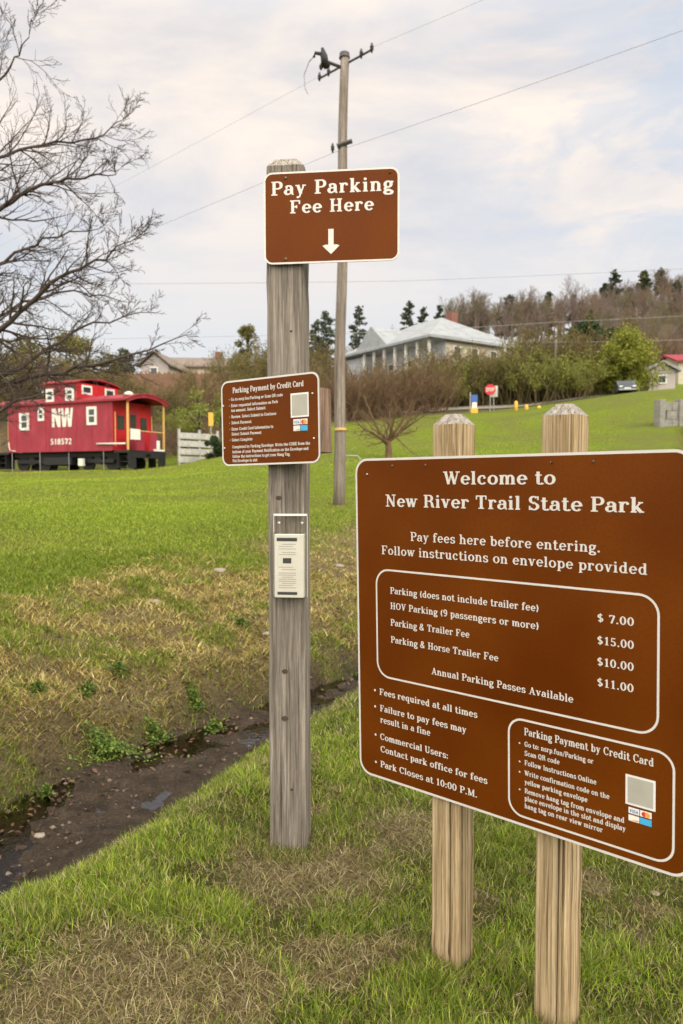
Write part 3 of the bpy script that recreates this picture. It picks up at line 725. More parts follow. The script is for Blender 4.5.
# ------------------------------------------------------------------ wooden posts
def post_mesh(s, h, top=.03, flatr=.55, nseg=9, groove=.0012, seed=1, lev=30, octo=False):
    rnd = random.Random(seed); ring_ = []
    for side in range(4):
        for i in range(nseg):
            f = i / nseg; e = .0 if i else .004
            g_ = 0 if i == 0 else groove * rnd.random() * (2.2 if i % 3 == 1 else .8)
            a = -s / 2 + e + f * (s - 2 * e) if i else -s / 2 + .005
            b = -s / 2 + g_ + (.0022 if i == 0 else 0)
            p = (a, b)
            for _ in range(side): p = (-p[1], p[0])
            ring_.append(p)
    N = len(ring_); vs = []; fs = []
    zs = [h * k / lev for k in range(lev)] + [h - top]
    wob = [(rnd.gauss(0, .0006), rnd.gauss(0, .0006)) for _ in zs]
    for z, (wx, wy) in zip(zs, wob): vs += [(x + wx, y + wy, z) for x, y in ring_]
    vs += [(x * flatr, y * flatr, h) for x, y in ring_]
    L = len(zs) + 1
    for k in range(L - 1):
        for i in range(N):
            j = (i + 1) % N; fs.append((k * N + i, k * N + j, k * N + N + j, k * N + N + i))
    fs.append(tuple((L - 1) * N + i for i in range(N)))
    return vs, fs, N, L

def make_post(name, s, h, mat, parent=None, top=.03, flatr=.55, seed=1):
    vs, fs, N, L = post_mesh(s, h, top, flatr, seed=seed, groove=.0016)
    o = MB().add(vs, fs).build(name, mat, parent)
    o.data.materials.append(M['post_cap'])
    k = len(o.data.polygons)
    for i in range(k - N - 1, k): o.data.polygons[i].material_index = 1
    return o

# tall payment post
PA = -R(6.38)
pu = Vector((math.cos(PA), math.sin(PA), 0)); pb = Vector((-math.sin(PA), math.cos(PA), 0))
PW = .131
fl = Vector((-.2545, 2.5415, 0))                       # front-left corner
pc = fl + pu * PW / 2 + pb * (PW / 2 + .002)
ztop = at(287, 163, 2.6).z; zb = gz(pc.x, pc.y) - .12
post = make_post('wooden_post', PW, ztop - zb, M['post_grey'], None, .030, .62, 3)
post.location = (pc.x, pc.y, zb); post.rotation_euler = (R(-.15), R(-.12), PA)
tag(post, 'tall weathered grey square timber post carrying the pay sign', 'post')
for (px, py, rr) in ((285, 672, .014), (285, 719, .015), (279, 498, .013), (292, 331, .007), (292, 790, .008)):
    p = at(px, py, 2.533); lx = (p - pc).dot(pu); mb = MB(); n = 12
    mb.add([(lx, -PW / 2 - .0015, p.z - zb)] + [(lx + rr * .8 * math.cos(6.283 * i / n), -PW / 2 - .0004, p.z - zb + rr * .6 * math.sin(6.283 * i / n)) for i in range(n)],
           [(0, i + 1, (i + 1) % n + 1) for i in range(n)])
    mb.build('knot', M['knot'], post)

# pay sign
t = empty('pay_sign', mat=frame_matrix((-.262, 2.5375, CAMZ + 1.0319), (.99382, -.11097, .0016), (-.0016, .0002, 1)))
tag(t, 'small brown sign with white down arrow at the top of the tall post', 'sign')
p = panel(t, .4564, .305, .030, .0055, [(.075, -.020, .0045, M['block']), (.075, -.288, .0045, M['block']), (.425, -.018, .0035, M['brown'])])
w = Writer(-.0024)
w.text('Pay Parking', .024, .437, -.0765, .046, .19, .10, .07); w.build('lettering', M['white'], p); w = Writer(-.0024); w.text('Fee Here', .088, .372, -.138, .043, .19, .10, .07)
w.build('lettering', M['white'], p)
w = Writer(-.0024); w.quad([(.219, -.194), (.219, -.249), (.237, -.249), (.237, -.194)]); w.quad([(.199, -.249), (.228, -.277), (.257, -.249), (.2465, -.2455), (.2095, -.2455)])
w.build('arrow', M['white'], p)

# credit card sign, turned to the left
K = .97
t = empty('credit_card_sign', mat=frame_matrix((-.4358 * K, 2.6955 * K, CAMZ + .3543 * K), (.85442, -.51928, .0178), (-.0152, .0092, 1)))
tag(t, 'small angled brown sign of white instructions bolted halfway up the tall post', 'sign')
p = panel(t, .4236 * K, .305 * K, .030, .0055, [(.010, -.085, .003, M['white']), (.012, -.232, .003, M['white']), (.385, -.070, .003, M['white']), (.388, -.215, .003, M['white'])])
w = Writer(-.0024); q = lambda x: x * K
w.text('Parking Payment by Credit Card', q(.054), q(.362), -q(.045), q(.0195), .2, .11); w.build('lettering', M['white'], p)
L = [('Go to nsrp.fun/Parking or Scan QR code', .046, .275, .068), ('Enter requested information on Park', .046, .254, .090), ('tax amount. Select Submit', .046, .200, .1075), ('Review, Select Submit to Continue', .046, .246, .130),
     ('Select Payment', .046, .137, .1515), ('Enter Credit Card Information to', .046, .232, .174), ('Select Submit Payment', .046, .180, .192), ('Select Complete', .046, .140, .213),
     ('Completed by Parking Envelope. Write the CODE from the', .048, .384, .238), ('bottom of your Payment Notification on the Envelope and', .048, .377, .2555), ('follow the instructions to get your Hang Tag.', .048, .302, .272), ('Put Envelope in slot', .048, .160, .2875)]
for s_, a_, b_, z_ in L:
    w = Writer(-.0024); w.text(s_.replace('Review, ', 'Review. '), q(a_), q(b_), -q(z_ + .004), q(.0105), .21, .13); w.build('lettering', M['white'], p)
for z_ in (.063, .085, .125, .1465, .169, .208): w = Writer(-.0024); w.disc(q(.038), -q(z_ + .004), .0014, 8); w.build('bullet', M['white'], p)
face_plate(q(.307), q(.381), -q(.148), -q(.066), .001, -.0026, 'sticker', M['sticker'], p)
def card_logos(x0, z1, w_, h_, parent):
    g_ = w_ * .03; hw = w_ / 2; hh = h_ / 2
    l = face_plate(x0, x0 + hw - g_, z1 - hh + g_, z1, .0008, -.0026, 'card_logo', M['sticker'], parent)
    wr = Writer(-.0030)
    wr.text('VISA', x0 + hw * .1, x0 + hw * .86, z1 - hh * .72, hh * .45, .2, .14); wr.build('lettering', M['blue'], l)
    l = face_plate(x0 + hw, x0 + w_, z1 - hh + g_, z1, .0008, -.0026, 'card_logo', M['sticker'], parent)
    wr = Writer(-.0030); wr.disc(x0 + hw * 1.36, z1 - hh * .5, hh * .36, 16); wr.build('red_circle', M['red_dot'], l)
    wr = Writer(-.0034); wr.disc(x0 + hw * 1.66, z1 - hh * .5, hh * .36, 16); wr.build('orange_circle', M['orange_dot'], l)
    l = face_plate(x0, x0 + hw - g_, z1 - h_, z1 - hh - g_, .0008, -.0026, 'card_logo', M['sticker'], parent)
    wr = Writer(-.0030); wr.quad([(x0 + hw * .1, z1 - h_ * .94), (x0 + hw * .88, z1 - h_ * .94), (x0 + hw * .88, z1 - h_ * .82)]); wr.build('orange_corner', M['orange_dot'], l)
    l = face_plate(x0 + hw, x0 + w_, z1 - h_, z1 - hh - g_, .0008, -.0026, 'card_logo', M['cyan'], parent)
face_plate(q(.312), q(.376), -q(.142), -q(.072), .001, -.0030, 'plain_square', M['ink_grey'], p)
card_logos(q(.317), -q(.154), q(.058), q(.040), p)
b = MB(); b.box(q(.30), q(.425), .004, .070, -.262, -.052, .004); b.build('mounting_block', M['block'], t)

# leaflet box on the post
lc = at(291, 597, 2.53); lx = (lc - pc).dot(pu)
t = empty('leaflet_box', loc=(pc + pu * (lx) - pb * (PW / 2 + .004)).to_tuple()[:2] + (lc.z,), rz=PA)
tag(t, 'clear plastic box holding cream fee envelopes on the tall post', 'leaflet box')
b = MB(); b.box(-.060, .060, -.004, 0, .0, .288, .002); bk = b.build('back_plate', M['acrylic'], t)
for sx in (-.040, .040): MB().tube([(sx, -.0045, .255), (sx, -.008, .255)], .005, 10).build('screw', M['alu'], bk, True)
MB().box(-.058, .058, -.009, -.0045, .280, .287).build('lip', M['sticker'], bk)
for sx in (-.0585, .0575): MB().box(sx, sx + .001, -.0085, -.0042, .002, .279).build('edge_highlight', M['sticker'], bk)  # white strips painted in as the bright edge highlights of the clear plate
b = MB()
b.box(-.054, .054, -.040, -.0375, .0, .225); b.box(-.054, -.0515, -.0372, -.0045, .0, .225); b.box(.0515, .054, -.0372, -.0045, .0, .225); b.box(-.0512, .0512, -.0372, -.0045, .0, .0025)
b.build('holder', M['acrylic'], t)
b = MB(); b.box(-.0505, .0505, -.0365, -.006, .0035, .218, .002); pk = b.build('envelope', M['paper'], t)
b = MB(); yy = -.0369
def bar(x0, x1, z0, z1, m_, nm): MB().add([(x0, yy, z0), (x1, yy, z0), (x1, yy, z1), (x0, yy, z1)], [(0, 1, 2, 3)]).build(nm, m_, pk)
bar(-.042, .028, .195, .207, M['ink'], 'title_bar'); bar(-.040, .028, .013, .023, M['ink'], 'footer_bar'); bar(-.021, .008, .120, .138, M['ink'], 'stamp')
mb = MB()
for i, z in enumerate((.184, .176, .168, .156, .149, .106, .098, .086, .079, .072, .065, .058, .051, .044, .036)):
    x0 = -.036 + .012 * ((i * 7) % 3 == 0); x1 = .024 - .01 * ((i * 5) % 4 == 1)
    mb.add([(x0, yy, z), (x1, yy, z), (x1, yy, z + .0022), (x0, yy, z + .0022)], [(0, 1, 2, 3)])
mb.build('print', M['ink_grey'], pk)

# ------------------------------------------------------------------ welcome sign
WO = Vector((.04011, 2.12182, CAMZ + .06053)); WU = (.74915, -.66239, .00437); WV = (-.01609, -.01160, .9998)
t = empty('information_sign', mat=frame_matrix(WO, WU, WV))
tag(t, 'large brown welcome and fee board on two tan posts', 'sign')
bl = [(.045, -.045, .0035, M['steel']), (.135, -.022, .003, M['block']), (.245, -.022, .003, M['block']), (.60, -.022, .003, M['block']), (.70, -.022, .003, M['block'])]
p = panel(t, .914, .914, .042, .0062, bl)
ring(.070, .846, -.618, -.309, .045, .0052, -.0024, 'fee_frame', M['white'], p)
ring(.484, .880, -.892, -.645, .040, .0052, -.0024, 'card_frame', M['white'], p)
w = Writer(-.0026)
w.text('Welcome to', .300, .611, -.0735, .0335, .185, .09, .03)
w.build('lettering', M['white'], p); w = Writer(-.0026)
w.text('New River Trail State Park', .108, .813, -.1345, .0335, .185, .09, .03)
w.build('lettering', M['white'], p)
w = Writer(-.0026)
w.text('Pay fees here before entering.', .192, .717, -.226, .0245, .165, .085, .04)
w.build('lettering', M['white'], p); w = Writer(-.0026)
w.text('Follow instructions on envelope provided', .092, .820, -.268, .0245, .165, .085, .04)
w.build('lettering', M['white'], p)
w = Writer(-.0026)
for s_, a_, b_, z_ in (('Parking (does not include trailer fee)', .121, .568, .3765), ('HOV Parking (9 passengers or more)', .121, .568, .4195), ('Parking & Trailer Fee', .121, .376, .466), ('Parking & Horse Trailer Fee', .121, .459, .514), ('Annual Parking Passes Available', .257, .654, .580)):
    w = Writer(-.0026); w.text(s_, a_, b_, -z_, .0185, .18, .095, .035); w.build('lettering', M['white'], p)
for s_, a_, z_ in (('$ 7.00', .709, .3825), ('$15.00', .709, .4335), ('$10.00', .709, .482), ('$11.00', .709, .5295)): w = Writer(-.0026); w.text(s_, a_, .792, -z_, .0185, .18, .10, .05); w.build('price', M['white'], p)
w = Writer(-.0026)
for s_, a_, b_, z_ in (('Fees required at all times', .078, .398, .670), ('Failure to pay fees may', .079, .365, .717), ('result in a fine', .080, .252, .750), ('Commercial Users:', .078, .309, .799), ('Contact park office for fees', .079, .426, .835), ('Park Closes at 10:00 P.M.', .078, .396, .879)):
    w = Writer(-.0026); w.text(s_, a_, b_, -z_, .0185, .19, .10, .03); w.build('lettering', M['white'], p)
for z_ in (.660, .707, .789, .869): w = Writer(-.0026); w.disc(.062, -z_, .0036, 10); w.build('bullet', M['white'], p)
w = Writer(-.0026)
w.text('Parking Payment by Credit Card', .528, .836, -.684, .0185, .19, .10, .03); w.build('lettering', M['white'], p)
for s_, b_, z_ in (('Go to: nsrp.fun/Parking or', .702, .712), ('Scan QR code', .620, .7345), ('Follow Instructions Online', .709, .7585), ('Write confirmation code on the', .739, .784), ('yellow parking envelope', .688, .806), ('Remove hang tag from envelope and', .773, .8285), ('place envelope in the slot and display', .776, .847), ('hang tag on rear view mirror', .724, .866)):
    w = Writer(-.0026); w.text(s_, .529, b_, -z_, .0125, .20, .12, .03); w.build('lettering', M['white'], p)
for z_ in (.707, .753, .779, .823): w = Writer(-.0026); w.disc(.516, -z_, .0024, 8); w.build('bullet', M['white'], p)
face_plate(.775, .840, -.783, -.715, .001, -.0028, 'sticker', M['sticker'], p)
face_plate(.780, .835, -.778, -.720, .001, -.0032, 'plain_square', M['ink_grey'], p)
card_logos(.782, -.788, .050, .031, p)
# its posts
SP = .0895; WA = -R(39)
inv = t.matrix_world.inverted()
for (pxc, ytop, Y, sd, lean) in ((455, 414.5, 1.985, 5, -.2), (562, 404.5, 1.80, 9, .1)):
    a = at(pxc, 600, Y); zt = at(pxc, ytop, Y).z; z0 = gz(a.x, a.y) - .1
    o = make_post('post', SP, zt - z0, M['post_tan'], t, .028, .42, sd)
    mw = Matrix.Translation((a.x, a.y, z0)) @ Matrix.Rotation(R(lean), 4, 'Y') @ Matrix.Rotation(WA, 4, 'Z')
    o.matrix_parent_inverse = Matrix.Identity(4); o.matrix_basis = inv @ mw

# ------------------------------------------------------------------ utility pole and wires
def utility_pole(px, pyb, pyt, Y, pxt, r0, r1, label, detail=True):
    b = at(px, pyb, Y); tp = at(pxt, pyt, Y); z0 = gz(b.x, b.y) - .3
    t = empty('utility_pole', (b.x, b.y, z0)); tag(t, label, 'utility pole', 'wooden utility poles')
    rel = tp - Vector((b.x, b.y, z0)); n = 12
    pts = [rel * (i / n) + Vector((.02 * math.sin(i * 1.1), 0, 0)) for i in range(n + 1)]
    MB().tube(pts, [r0 + (r1 - r0) * i / n for i in range(n + 1)], 14).build('pole', M['pole'], t, True)
    return t, rel, Vector((b.x, b.y, z0))
t, rel, base = utility_pole(338.5, 505, 56, 17, 344.5, .142, .098, 'tall bare timber utility pole standing on the lawn behind the post')
ca = (at(373, 49, 16.3) - base); cb = (at(318.5, 79, 17.9) - base); dv = (ca - cb).normalized()
MB().tube([cb, ca], .024, 6).build('crossarm', M['darkgrey'], t)
def insulator(p_, parent, h=.22):
    MB().tube([p_ + Vector((0, 0, z)) for z in (0, h * .25, h * .3, h * .5, h * .55, h * .8, h)], [.02, .025, .045, .03, .045, .03, .02], 10).build('insulator', M['darkgrey'], parent, True)
for f in (.02, .2, .8, .98): insulator(cb + (ca - cb) * f + Vector((0, 0, -.06)), t, .2)
MB().tube([rel + Vector((0, 0, -.05)), rel + Vector((0, 0, .06))], [.125, .11], 12).build('pole_cap', M['darkgrey'], t)
k0 = at(343, 68, 17) - base; k1 = at(325, 61, 16.8) - base; k2 = at(321, 62, 16.8) - base
MB().tube([k0, k1], .035, 6).build('bracket', M['darkgrey'], t)
MB().tube([k1 + Vector((0, 0, -.1)), k1 + Vector((-.02, 0, .1)), k1 + Vector((-.06, 0, .28))], [.09, .08, .03], 10).build('cutout_switch', M['black'], t, True)
MB().tube([at(327, 67, 16.8) - base, at(322, 54, 16.8) - base], [.08, .05], 8).build('fuse_holder', M['black'], t, True)
MB().tube([at(322, 54, 16.8) - base, at(315, 53, 16.8) - base, at(314, 57, 16.8) - base], [.04, .035, .035], 6).build('fuse_holder', M['black'], t, True)
insulator(at(321, 70, 16.8) - base, t, .14)
MB().tube([at(315, 55, 16.8) - base, at(309, 62, 16.9) - base, at(304, 75, 17) - base, at(305, 88, 17) - base, at(308, 94, 17) - base], .012, 5).build('jumper_wire', M['wire'], t)
insulator(at(338, 150, 17) - base + Vector((-.12, -.1, -.1)), t, .2)
MB().tube([at(337, 146, 16.9) - base, at(352, 141, 16.9) - base], .05, 6).build('bracket', M['darkgrey'], t)
MB().tube([at(340.5, 428, 16.97) - base, at(340.5, 430.5, 16.97) - base], .139, 14).build('tag_band', M['cab_yellow'], t)

def wire(name, pts, sag, r, label):
    P = []
    for a, b in zip(pts[:-1], pts[1:]):
        n = 20
        for i in range(n + (b is pts[-1])):
            f = i / n; q_ = a.lerp(b, f); q_.z -= sag * 4 * f * (1 - f); P.append(q_)
    o = MB().tube(P, r, 5, False).build(name, M['wire'], None, True); tag(o, label, 'wire', 'overhead power lines')
A = at(373, 47, 16.3); B = at(318, 77, 17.9)
wire('power_line', [A, A + Vector((26, -23, 0))], .5, .003, 'thin wire leaving the pole top towards upper right')
wire('power_line', [B + Vector((-45, 39, -.4)), B], .55, .003, 'thin upper wire falling from the crossarm into the bare tree')
C = at(340, 150, 16.85)
wire('power_line', [C + Vector((-44, 36, -.6)), C, C + Vector((26, -23.5, .2))], .5, .0045, 'thicker lower wire crossing behind the pay sign')
wire('power_line', [at(-200, 283, 62), at(400, 281, 62), at(900, 256, 62)], .15, .018, 'faint wire running level above the far houses')
wire('power_line', [at(-200, 339, 70), at(240, 336, 70), at(556, 322, 70), at(900, 300, 70)], .2, .018, 'lowest faint wire strung past the wooded hill')
wire('power_line', [at(420, 333, 58), at(556, 342, 58), at(800, 334, 58)], .15, .016, 'faint short wire at the slim far pole')
t, rel, base2 = utility_pole(554.5, 412, 340, 56, 556, .13, .09, 'slim distant utility pole in front of the brush')
MB().tube([rel + Vector((-.9, .3, -.3)), rel + Vector((.9, -.3, -.3))], .05, 6).build('crossarm', M['darkgrey'], t)
t, rel, base2 = utility_pole(346, 420, 300, 75, 346, .10, .08, 'thin pole hidden behind the large one') if False else (None, None, None)

# ------------------------------------------------------------------ caboose
CB = Vector((-11.42, 37.0)); cu = Vector((.912, -.411)); cn = Vector((.411, .912))   # cu: towards the near end; cn: away
CG = gz(CB.x - 3, CB.y + 2) ; FLZ = 1.50 + CAMZ
ang = math.atan2(cu.y, cu.x)
t = empty('caboose', (CB.x, CB.y, 0), ang)   # local x: 0 = right end wall, negative to the left; y: 0 near side, +3.1 far side
t.location.z = CG; F0 = FLZ - CG; WT = F0 + 2.47
tag(t, 'old red railroad caboose with cupola parked on the grass', 'railroad car')
CL = -7.15; CW = 3.05
b = MB(); b.box(CL, 0, 0, CW, F0, WT, .02); body = b.build('body', M['cab_red'], t)
b = MB()
for x in np.arange(CL + .6, -.2, 1.05): b.box(x, x + .03, -.012, 0, F0 + .05, WT - .05)
b.box(CL, 0, -.03, -.001, F0 - .04, F0 + .06); b.build('side_seam', M['cab_red'], body)
b = MB(); b.box(.001, .02, .06, CW - .06, F0, WT); ew = b.build('end_wall', M['cab_red_end'], t)
b = MB(); b.box(.021, .05, 1.1, 1.9, F0 + .05, F0 + 2.05); dr = b.build('door', M['cab_red'], ew)
MB().box(.051, .06, 1.28, 1.72, F0 + 1.15, F0 + 1.85).build('window', M['cab_glass'], dr)
for y0 in (.35, 2.1): MB().box(.021, .04, y0, y0 + .5, F0 + 1.05, F0 + 1.75).build('window', M['cab_glass'], ew)
def win(x0, x1, z0, z1, parent, y=-.001, panes=2):
    b = MB(); b.box(x0, x1, y - .035, y, z0, z1); f = b.build('window', M['cab_white'], parent)
    m = (x1 - x0) * .26
    MB().box(x0 + m, x1 - m * .85, y - .042, y - .036, z0 + .14, z1 - .14).build('pane', M['cab_glass'], f)
    MB().box(x0 + m, x1 - m * .85, y - .05, y - .043, (z0 + z1) / 2 - .03, (z0 + z1) / 2 + .03).build('glazing_bar', M['cab_white'], f)
def sx_of(px):     # distance along the side for a pixel column
    k = (px - 341.5) / FPX; s = (CB.x - k * CB.y) / (cu.x - k * cu.y); return -s
def zz_of(px, py):
    s = sx_of(px); q_ = CB + cu * s; return at(px, py, q_.y).z - CG
for (x0, x1, y0, y1) in ((21, 30.5, 413, 430.5), (39.5, 45.5, 407.5, 421), (88, 98, 406.5, 425)):
    xm = (x0 + x1) / 2; win(sx_of(x0), sx_of(x1), zz_of(xm, y1), zz_of(xm, y0), body)
# NW emblem and number as thick painted plates
def side_writer(y): return Writer(y)
w = side_writer(-.008); x0 = sx_of(53.3); x1 = sx_of(73.2); z0 = zz_of(63, 427); z1 = zz_of(63, 408.3); W_ = x1 - x0; sw = W_ * .13
w.quad([(x0, z0), (x0 + sw, z0), (x0 + sw, z1), (x0, z1)])
w.quad([(x0 + sw * .2, z1), (x0 + sw * 1.5, z1), (x0 + sw * 3.5, z0), (x0 + sw * 2.2, z0)])
w.quad([(x0 + sw * 2.5, z0), (x0 + sw * 3.4, z0), (x0 + sw * 3.4, z1), (x0 + sw * 2.5, z1)])
for i, (a_, b_, up_) in enumerate(((3.5, 4.4, 1), (4.4, 5.6, 0), (5.6, 6.5, 1), (6.5, 7.6, 0))):
    za, zb_ = (z1, z0) if up_ else (z0, z1)
    w.quad([(x0 + sw * a_, za), (x0 + sw * (a_ + .95), za), (x0 + sw * (b_ + .55), zb_), (x0 + sw * (b_ - .3), zb_)])
w.build('emblem', M['cab_white'], body)
w = side_writer(-.008); w.text('518572', sx_of(51.5), sx_of(72.5), zz_of(62, 444.3), .29, .24, .16, .08); w.build('number', M['cab_white'], body)
# roof: shallow arch over body and both platforms
def arch_roof(x0, x1, y0, y1, z, rise, th=.07, n=10):
    P = []; Q = []
    for i in range(n + 1):
        f = i / n; y = y0 + (y1 - y0) * f; P.append((y, z + rise * (1 - (2 * f - 1) ** 2)))
    poly = P + [(y, zz - th) for y, zz in reversed(P)]; N = len(poly)
    vs = [(x0, y, zz) for y, zz in poly] + [(x1, y, zz) for y, zz in poly]
    fs = [(i, (i + 1) % N, N + (i + 1) % N, N + i) for i in range(N)]
    for i in range(n): fs += [(i, i + 1, N - 2 - i, N - 1 - i), (N + N - 1 - i, N + N - 2 - i, N + i + 1, N + i)]
    return MB().add(vs, fs)
PL = .95
rf = arch_roof(CL - PL - .1, PL + .12, -.12, CW + .12, WT + .06, .36).build('roof', M['cab_roof'], t)
b = MB(); b.box(CL - PL, PL, -.13, -.1221, WT - .05, WT + .055); b.build('eave_trim', M['cab_roof'], rf)
for x in (CL - PL + .02, PL + .02):
    arch_roof(x, x + .06, -.05, CW + .05, WT + .02, .34, .16).build('roof_beam', M['cab_roof'], rf)
# cupola
c0, c1 = sx_of(47.5), sx_of(78.5); cz0 = WT - .10; cz1 = WT + 1.02
cup = MB().box(c0, c1, -.02, CW + .02, cz0, cz1, .02).build('cupola', M['cab_red'], t)
arch_roof(c0 - .15, c1 + .15, -.16, CW + .16, cz1 + .03, .26).build('roof', M['cab_roof'], cup)
MB().box(c1 + .001, c1 + .02, .0, CW, WT + .02, cz1 - .005).build('end_wall', M['cab_red_end'], cup)
for (xa, xb) in ((48.2, 56), (67.5, 76)): win(sx_of(xa), sx_of(xb), zz_of(60, 402), zz_of(60, 388.5), cup, -.021)
for y0 in (.3, 2.0):
    f = MB().box(c1 + .021, c1 + .04, y0, y0 + .75, WT + .45, WT + .92).build('window', M['cab_white'], cup)
    MB().box(c1 + .041, c1 + .05, y0 + .12, y0 + .63, WT + .55, WT + .82).build('pane', M['cab_glass'], f)
MB().tube([(PL - .2, .35, WT + .22), (PL - .2, .35, WT + .34), (PL - .2, .35, WT + .42)], [.20, .24, .10], 12).build('roof_vent', M['cab_white'], rf, True)
MB().tube([(c0 - .8, 1.5, WT + .35), (c0 - .8, 1.5, WT + 1.0)], .09, 10).build('smoke_jack', M['black'], rf, True)
# platforms, posts, rails, steps
for sgn, xe in ((1, 0), (-1, CL)):
    X = lambda d_: xe + sgn * d_
    lo, hi = sorted((X(.02), X(PL)))
    MB().box(lo, hi, .05, CW - .05, F0 - .14, F0 - .02).build('platform', M['black'], t)
    for y0 in (.08, CW - .16):
        a_, b_ = sorted((X(PL - .12), X(PL - .04)))
        MB().box(a_, b_, y0, y0 + .08, F0, WT + .06).build('corner_post', M['cab_yellow'], t)
    for y0 in (.10, CW - .13):
        MB().tube([(X(.10), y0, F0 + .2), (X(.10), y0, F0 + 1.9)], .022, 6).build('grab_rail', M['cab_yellow'], t)
    for (ya, yb) in ((.75, 1.35), (CW - 1.3, CW - .7)):
        a_, b_ = sorted((X(PL - .10), X(PL - .05))); b = MB()
        b.box(a_, b_, ya, yb, F0 + .0, F0 + .95); b.build('end_panel', M['cab_red'], t)
    MB().tube([(X(PL - .07), .12, F0 + .98), (X(PL - .07), CW - .12, F0 + .98)], .025, 6).build('railing', M['cab_yellow'], t)
    for y0 in (.05, CW - .65):
        b = MB()
        for k in range(3):
            a_, b_ = sorted((X(.30), X(PL - .05))); b.box(a_, b_, y0 + .0 + (.13 * (2 - k) if y0 < 1 else 0), y0 + .6 - (0 if y0 < 1 else .13 * (2 - k)), F0 - .32 - .28 * k, F0 - .28 - .28 * k)
        a_, b_ = sorted((X(.27), X(.30))); b.box(a_, b_, y0, y0 + .6, F0 - .92, F0 - .15); a_, b_ = sorted((X(PL - .05), X(PL - .02))); b.box(a_, b_, y0, y0 + .6, F0 - .92, F0 - .15)
        b.build('steps', M['black'], t)
    MB().tube([(X(PL - .02), 1.5, F0 - .18), (X(PL + .28), 1.5, F0 - .18)], .11, 8).build('coupler', M['black'], t)
    MB().box(*sorted((X(PL - .04), X(PL))), .3, CW - .3, F0 - .38, F0 - .02).build('end_beam', M['black'], t)
MB().box(PL - .02, PL + .01, .22, .95, F0 + .52, F0 + 1.05).build('placard', M['cab_white'], t)
MB().box(PL - .02, PL + .01, 2.25, 2.5, F0 + .1, F0 + .55).build('placard', M['cab_white'], t)
MB().box(PL - .03, PL + .012, 2.0, 2.9, F0 + .0, F0 + .09).build('placard', M['cab_white'], t)
MB().tube([(-.95, -.06, F0 + .32), (PL - .1, -.06, F0 + .30)], .045, 6).build('handrail', M['cab_white'], t, True)
MB().tube([(CL + .1, -.05, F0 + .5), (CL + .15, -.05, F0 + .1), (CL + .6, -.05, F0 + .02)], .02, 6).build('handrail', M['cab_white'], t, True)
b = MB(); b.box(CL, -.02, .4, CW - .4, F0 - .30, F0 - .05); b.box(CL + 2.4, CL + 4.3, .1, .9, F0 - .72, F0 - .32, .03)
b.tube([(CL + 4.6, .5, F0 - .55), (CL + 5.4, .5, F0 - .55)], .18, 12); b.build('underframe', M['black'], t)
MB().box(-2.25, -1.95, -.02, .15, F0 - .78, F0 - .40).build('battery_box', M['cab_white'], t)
for cx in (-1.25, CL + 1.35):
    b = MB(); b.box(cx - 1.05, cx + 1.05, .28, .42, .42, .62, .03); b.box(cx - 1.05, cx + 1.05, CW - .42, CW - .28, .42, .62, .03); b.box(cx - .2, cx + .2, .3, CW - .3, .35, .72)
    tr = b.build('truck_frame', M['black'], t)
    for wx in (-.8, .8):
        for y0 in (.48, CW - .6):
            MB().tube([(cx + wx, y0, .42), (cx + wx, y0 + .12, .42)], .42, 20).build('wheel', M['black'], tr)
for cx in (-.6, -2.9, -4.9, -6.9):
    MB().tube([(cx, .02, F0 - .05), (cx, .02, -.02)], .018, 5).build('support_rod', M['steel'], t)
trk = MB()
for y0 in (.46, CW - .56): trk.box(-11, 3.2, y0, y0 + .08, -.04, .06)
o = trk.build('railroad_track', M['rust_board'], None); o.matrix_world = t.matrix_world if False else Matrix.Translation((CB.x, CB.y, CG)) @ Matrix.Rotation(ang, 4, 'Z')
tag(o, 'pair of rusty rails in the grass under the red caboose', 'railroad track')

# ------------------------------------------------------------------ things around the lawn
# pale plank fence right of the caboose
p0 = at(179, 463, 39); p1 = at(219, 463, 41); d_ = Vector((p1.x - p0.x, p1.y - p0.y)); LL = d_.length
t = empty('plank_fence', (p0.x, p0.y, gz(p0.x, p0.y)), math.atan2(d_.y, d_.x)); tag(t, 'pale grey plank fence between the caboose and the dark bush', 'fence')
for i in range(4): MB().box(-.05, LL, -.03, .01, .12 + i * .42, .44 + i * .42, .01).build('plank', M['fence_grey'], t)
for x in (0, LL * .5, LL - .1): MB().box(x, x + .12, .012, .13, -.3, 1.9, .01).build('post', M['fence_grey'], t)
# yellow marker
pm = at(211, 440, 39.5)
t = empty('yellow_marker', (pm.x, pm.y, gz(pm.x, pm.y))); tag(t, 'narrow yellow marker board standing above the plank fence', 'marker')
MB().tube([(0, 0, -.2), (0, 0, at(211, 425, 39.5).z - gz(pm.x, pm.y))], .03, 6).build('pole', M['steel'], t)
MB().box(-.13, .13, -.02, .02, at(211, 426, 39.5).z - gz(pm.x, pm.y), at(211, 412.5, 39.5).z - gz(pm.x, pm.y), .01).build('board', M['yellow'], t)
